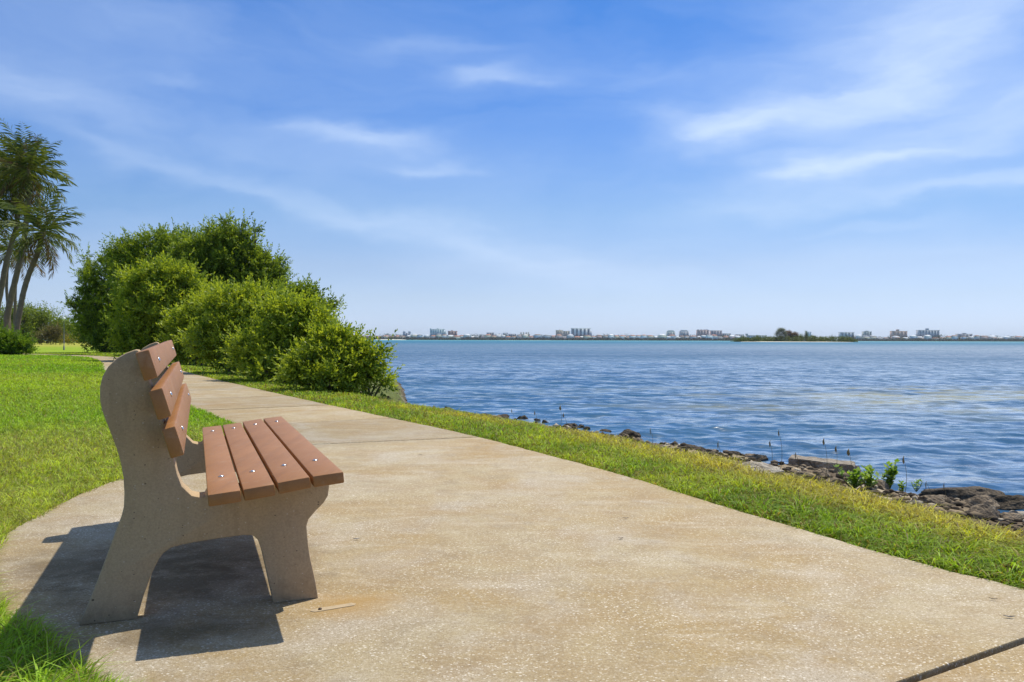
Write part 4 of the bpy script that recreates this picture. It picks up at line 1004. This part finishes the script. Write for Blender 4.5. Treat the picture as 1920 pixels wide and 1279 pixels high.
tower(T, 'wide pale teal tower, tallest on the left half of the far shore', 805, 832, 617, (.46,.56,.58), (.28,.42,.48), 6, penth=[(805,807,615.5),(818,821,615.5)], wing=(832.3,836,621))
tower(T, 'reddish brown tower right of the teal tower', 839, 856, 620.5, (.42,.30,.27), (.20,.13,.13), 3, penth=[(845,848,619.3)])
tower('apartment_block', 'low grey block with blue windows, left of the masts', 912, 926, 623.5, (.45,.47,.50), (.28,.32,.40), 3)
tower('apartment_block', 'low pale block midway between the brown tower and the beige block', 943, 952, 624, (.50,.54,.58), (.26,.32,.40), 3)
tower('apartment_block', 'long low grey block beside the block with roof turrets', 953, 968, 626, (.44,.45,.48), (.24,.27,.34), 4)
tower('apartment_block', 'cream block with four dark roof turrets', 974, 994, 626, (.55,.52,.42), (.34,.30,.26), 4, penth=[(976,978,622.5),(981,983,622.5),(986,988,622.5),(990,992,622.5)])
tower('apartment_block', 'beige block directly left of the white striped tower', 1043, 1056, 619, (.52,.46,.37), (.36,.32,.28), 4, penth=[(1049,1051,618)])
tower('apartment_block', 'lower beige wing block touching the white striped tower', 1057, 1069, 620.5, (.52,.48,.41), (.34,.32,.30), 3)
tower(T, 'white tower with five dark vertical stripes, tallest on the far shore', 1071.5, 1108, 615.3, (.62,.64,.66), (.07,.09,.15), 5, wing=(1108.3,1111.5,621))
tower(T, 'pale green rounded top tower, first of the pair before the pink towers', 1253, 1268, 619.3, (.48,.52,.48), (.32,.36,.38), 3, round_top=True)
tower(T, 'pale grey rounded top tower, second of the pair before the pink towers', 1277, 1294, 618.8, (.50,.50,.52), (.32,.34,.40), 3, round_top=True)
tower(T, 'pink beige tower with a notched roof, left of the two pink towers', 1310, 1332, 619, (.48,.38,.36), (.28,.22,.24), 4, penth=[(1311,1314,617.8),(1317,1320,617.8),(1323,1326,617.8),(1328,1331,617.8)])
tower(T, 'pink grey tower, right of the two pink towers', 1335.5, 1356.5, 619.5, (.48,.41,.41), (.28,.25,.28), 4, round_top=False)
tower('apartment_block', 'lower grey block right of the pink towers', 1358, 1373, 625, (.46,.49,.51), (.26,.31,.36), 4)
tower('apartment_block', 'low grey block above the left end of the mangrove island', 1384, 1398, 627, (.46,.47,.48), (.24,.27,.32), 4)
tower('apartment_block', 'long low grey block above the mangrove island', 1405, 1441, 628.5, (.46,.47,.48), (.24,.27,.30), 7, penth=[(1403,1406,625.5)])
tower(T, 'narrow white tower rising behind the mangrove island', 1517, 1525, 622, (.58,.60,.64), (.34,.38,.46), 2, wing=(1525.2,1529,628))
tower(T, 'wide grey striped block at the right end of the mangrove island', 1580.5, 1606, 622.8, (.46,.50,.53), (.16,.20,.26), 4)
tower(T, 'slim grey green tower right of the striped block', 1625, 1639, 621.5, (.44,.47,.45), (.22,.25,.27), 3, penth=[(1629,1634,620)])
tower(T, 'brown tower with a small roof box, between slim tower and grey twin slab', 1678.5, 1706, 620.5, (.47,.36,.31), (.33,.24,.21), 4, penth=[(1689,1692,617.5)])
tower(T, 'wide grey twin slab tower with a roof box, biggest on the right', 1728, 1767, 618.8, (.42,.45,.49), (.21,.25,.31), 7, penth=[(1744.5,1748,615.5)])
tower(T, 'low grey block with roof boxes near the right picture edge', 1803, 1829, 626, (.44,.45,.47), (.25,.26,.30), 4, penth=[(1814,1819,624.3)])
# houses along the waterline
wallc = {'white': (.75,.75,.73), 'cream': (.62,.56,.44), 'grey': (.42,.44,.46), 'pink': (.58,.42,.38), 'blue': (.40,.48,.56)}
roofs = {'terracotta': (.42,.20,.14), 'white': (.80,.80,.80), 'grey': (.30,.31,.33), 'brown': (.26,.17,.13)}
marks = [(820,'teal tower'),(847,'reddish brown tower'),(984,'turreted cream block'),(1056,'beige block'),(1090,'white striped tower'),(1261,'pale green rounded tower'),(1321,'pair of pink towers'),(1632,'slim grey green tower'),(1692,'brown tower with the roof box'),(1747,'grey twin slab tower'),(1816,'low block near the right picture edge')]
hs = []; px = 662.0
while px < 1385:
    hs.append(px); px += random.uniform(8, 13)
px = 1611
while px < 1960: hs.append(px); px += random.uniform(10, 18)
cnt = {}; r3 = random.Random(5); proto = {}
ordn = ['next','second','third','fourth','fifth','sixth','seventh','eighth','ninth','tenth','eleventh','twelfth','thirteenth','fourteenth','fifteenth','sixteenth','seventeenth','eighteenth','nineteenth','twentieth']
_o = ['first','second','third','fourth','fifth','sixth','seventh','eighth','ninth','tenth','eleventh','twelfth']
hs.sort(key=lambda p: min(abs(p-m[0]) for m in marks))
for px in hs:
    mk = min(marks, key=lambda m: abs(m[0]-px)); side = 'left' if px < mk[0] else 'right'; key = (mk[1], side); cnt[key] = cnt.get(key, 0)+1
    if px < 760: wc, rc = r3.choice(['cream','pink','white']), r3.choice(['terracotta','brown','terracotta'])
    elif 1165 < px < 1215: wc, rc = 'white', 'terracotta'
    else: wc, rc = r3.choice(list(wallc)), r3.choice(['white','grey','terracotta','brown','white'])
    w2 = r3.uniform(9, 16); hh = r3.uniform(9, 18); X = X_at(px); Y = DF-12+r3.uniform(0, 10)
    root = empty('waterfront_house', (X, Y, 1.0)); tag(root, '%s house with %s roof, %s %s of the %s' % (wc, rc, ordn[cnt[key]-1], side, mk[1]), 'house', 'houses along the far shore')
    mb = MB(); mb.box(-w2, w2, 0, 12, -.8, hh); wo = mb.build('wall', BM(wallc[wc]), root)
    mb = MB()
    for xx in np.linspace(-w2*.7, w2*.7, 4): mb.box(xx-1.1, xx+1.1, -.2, -.02, 1.0, min(3.2, hh-.5))
    mb.build('window_row', BM((.10,.13,.17), .2), wo)
    rh = r3.uniform(2.8, 5); e_ = 1.2; v = [(-w2-e_, -e_, hh), (w2+e_, -e_, hh), (w2+e_, 12+e_, hh), (-w2-e_, 12+e_, hh), (-w2*.45, 6, hh+rh), (w2*.45, 6, hh+rh)]
    mb = MB(); mb.add(v, q=[(0,1,5,4),(2,3,4,5),(3,2,1,0)], t=[(1,2,5),(3,0,4)]); mb.build('roof', BM(roofs[rc]), root)

# far tree line and the mangrove island
def leaf_mass(name, label, pts_fn, n, size, ca, cb, kind='stuff'):
    C0, Rr = pts_fn(n); m = 60; V, Cc = [], []
    for c, r_ in zip(C0, Rr):
        d = rand_dir(m); d[:, 2] = np.abs(d[:, 2])*1.0-.1; p = c+d*r_*(.75+.3*rng.random((m, 1)))
        a = rand_dir(m)*size*(.6+.6*rng.random((m, 1))); b2 = rand_dir(m)*size*(.6+.6*rng.random((m, 1)))
        V.append(np.stack([p-a, p+b2, p+a, p-b2], 1).reshape(-1, 3)); t_ = rng.random((m, 1))*.6+rng.random()*.4
        Cc.append(np.repeat(np.array(ca)*(1-t_)+np.array(cb)*t_, 4, axis=0))
    V = np.concatenate(V); i = np.arange(len(V)//4)*4
    o = mesh_np(name, V, np.vstack([np.c_[i, i+1, i+2], np.c_[i, i+2, i+3]]), M['leaf'], None, np.concatenate(Cc)); tag(o, label, 'trees', kind=kind); return o
def line_pts(n):
    px = rng.uniform(640, 1985, n); px = px[~((px > 1395) & (px < 1590))]; n = len(px)
    hgt = (fbm(px*.05, px*0, 9)*7+4.5)*PX*1.15*rng.uniform(.6, 1.15, n); back = rng.random(n) < .5
    Y = np.where(back, DF+6+rng.random(n)*8, DF-16+rng.random(n)*8); hgt = np.where(back, hgt*1.15, hgt*.55)
    c = np.c_[X_at(px), Y, np.full(n, 1.0)]; return c, np.c_[hgt*rng.uniform(.7, 1.6, n), np.full(n, 4.), hgt]
leaf_mass('shoreline_trees', 'line of dark trees and palms between the houses on the far shore', line_pts, 1700, 1.6, (.02,.04,.018), (.085,.125,.045))
DI = 800.0
def isl_pts(n):
    px = rng.uniform(1382, 1606, n); edge = sstep(1378, 1400, px)*sstep(1612, 1590, px); h = (4.6+5.2*fbm(px*.07, px*0, 19))*(.35+.65*edge)*rng.uniform(.6, 1.1, n)
    return np.c_[X_at(px, DI), DI+rng.uniform(0, 14, n), np.full(n, -.4)], np.c_[rng.uniform(2, 4, n), np.full(n, 3.), h]
leaf_mass('mangrove_thicket', 'dense green mangrove thicket covering the low island in the bay', isl_pts, 420, .42, (.04,.075,.02), (.17,.21,.04))
def sand(name, pxs, pxe, d, w_, hgt):
    xs_ = np.linspace(X_at(pxs, d), X_at(pxe, d), 60); u_ = np.linspace(0, 1, 60); p = np.sin(np.pi*u_)**.4*(.6+.5*fbm(xs_*.1, xs_*0, 3))
    V = []; 
    for f_, zf in ((0, -.35), (.12, .6), (.3, 1.0), (1, .9)):
        V.append(np.c_[xs_, d+(1-p)*3+w_*f_*p, WATER_Z+hgt*p*zf-.05])
    V = np.concatenate(V); i = np.arange(59); mb = MB(); mb.add(V, q=np.vstack([np.c_[i, i+1, i+61, i+60]+60*k for k in range(3)]))
    o = mb.build(name, mat_plain('white_sand', (.74,.68,.54), .9, 0, .1, .1)); tag(o, kind='structure')
sand('sandbar', 1392, 1606, 778, 42, .55)
sand('beach', 700, 762, 2930, 40, 2.6)
def big_tree(name, label, px, ytop, wpx, d, ca, cb, sz, gaps):
    base = np.array([X_at(px, d), d+4, -.2]); root = empty(name, base); tag(root, label, 'tree'); zt = z_top(px, ytop, d)+.2; w_ = wpx/2/F*d
    bl = []; mb = MB(); nb = 9
    for k in range(nb):
        a = math.pi*(.08+.84*k/(nb-1)); c = np.array([math.cos(a)*w_*.72, rng.normal()*.6, zt*(.36+.50*math.sin(a))]); r_ = w_*gaps; bl.append((c, (r_, r_, r_*.9))); bl.append((c*np.array([.5, 1, .72])+np.array([rng.normal()*.5, 0, rng.normal()*.5]), (r_*.9, r_*.9, r_*.8)))
        u_ = np.linspace(0, 1, 6)[:, None]; mb.tube(np.array([0, 0, 0])*(1-u_)+c*u_+u_*(1-u_)*np.array([0, 0, 2.]), np.linspace(.35, .1, 6), 6)
    crown(bl, sz, tuple(x*1.7 for x in ca), tuple(x*1.6 for x in cb), 'crown', root, None, 6, .24); mb.build('trunk', M['bark'], root)
big_tree('island_tree', 'tall airy spreading tree on the island, highest there', 1467, 615.5, 22, 802, (.05,.065,.05), (.13,.15,.11), .55, .26)
big_tree('island_tree', 'reddish brown bare looking tree right of the tall airy one', 1481, 620.5, 16, 806, (.08,.05,.05), (.17,.12,.11), .5, .34)
big_tree('island_tree', 'lower reddish tree, rightmost of the three beside the airy tree', 1493, 624, 14, 806, (.07,.05,.045), (.15,.11,.09), .5, .36)
big_tree('island_tree', 'small round green tree between the reddish trees and the white tower', 1505, 626.5, 8, 804, (.04,.075,.025), (.13,.18,.05), .5, .4)
big_tree('island_tree', 'narrow dark green tree touching the white tower left side', 1515, 619.5, 5, 804, (.03,.06,.03), (.09,.14,.06), .45, .5)

# ---------------------------------------------------------------- sea air
bm = bmesh.new(); bmesh.ops.create_cube(bm, size=1.0)
for v in bm.verts: v.co = ((v.co.x)*25600, 4540+v.co.y*9720, 42+v.co.z*96)
hm = bpy.data.materials.new('sea_haze'); hm.use_nodes = True; t = NT(hm.node_tree); t.n.clear()
o_ = t.node('ShaderNodeOutputMaterial'); pv = t.node('ShaderNodeVolumePrincipled'); pv.inputs['Color'].default_value = (.80, .88, 1.0, 1); pv.inputs['Density'].default_value = 0.00005; pv.inputs['Anisotropy'].default_value = .2
t.link(pv.outputs[0], o_.inputs['Volume'])
o = from_bm('haze', bm, hm); tag(o, kind='stuff')
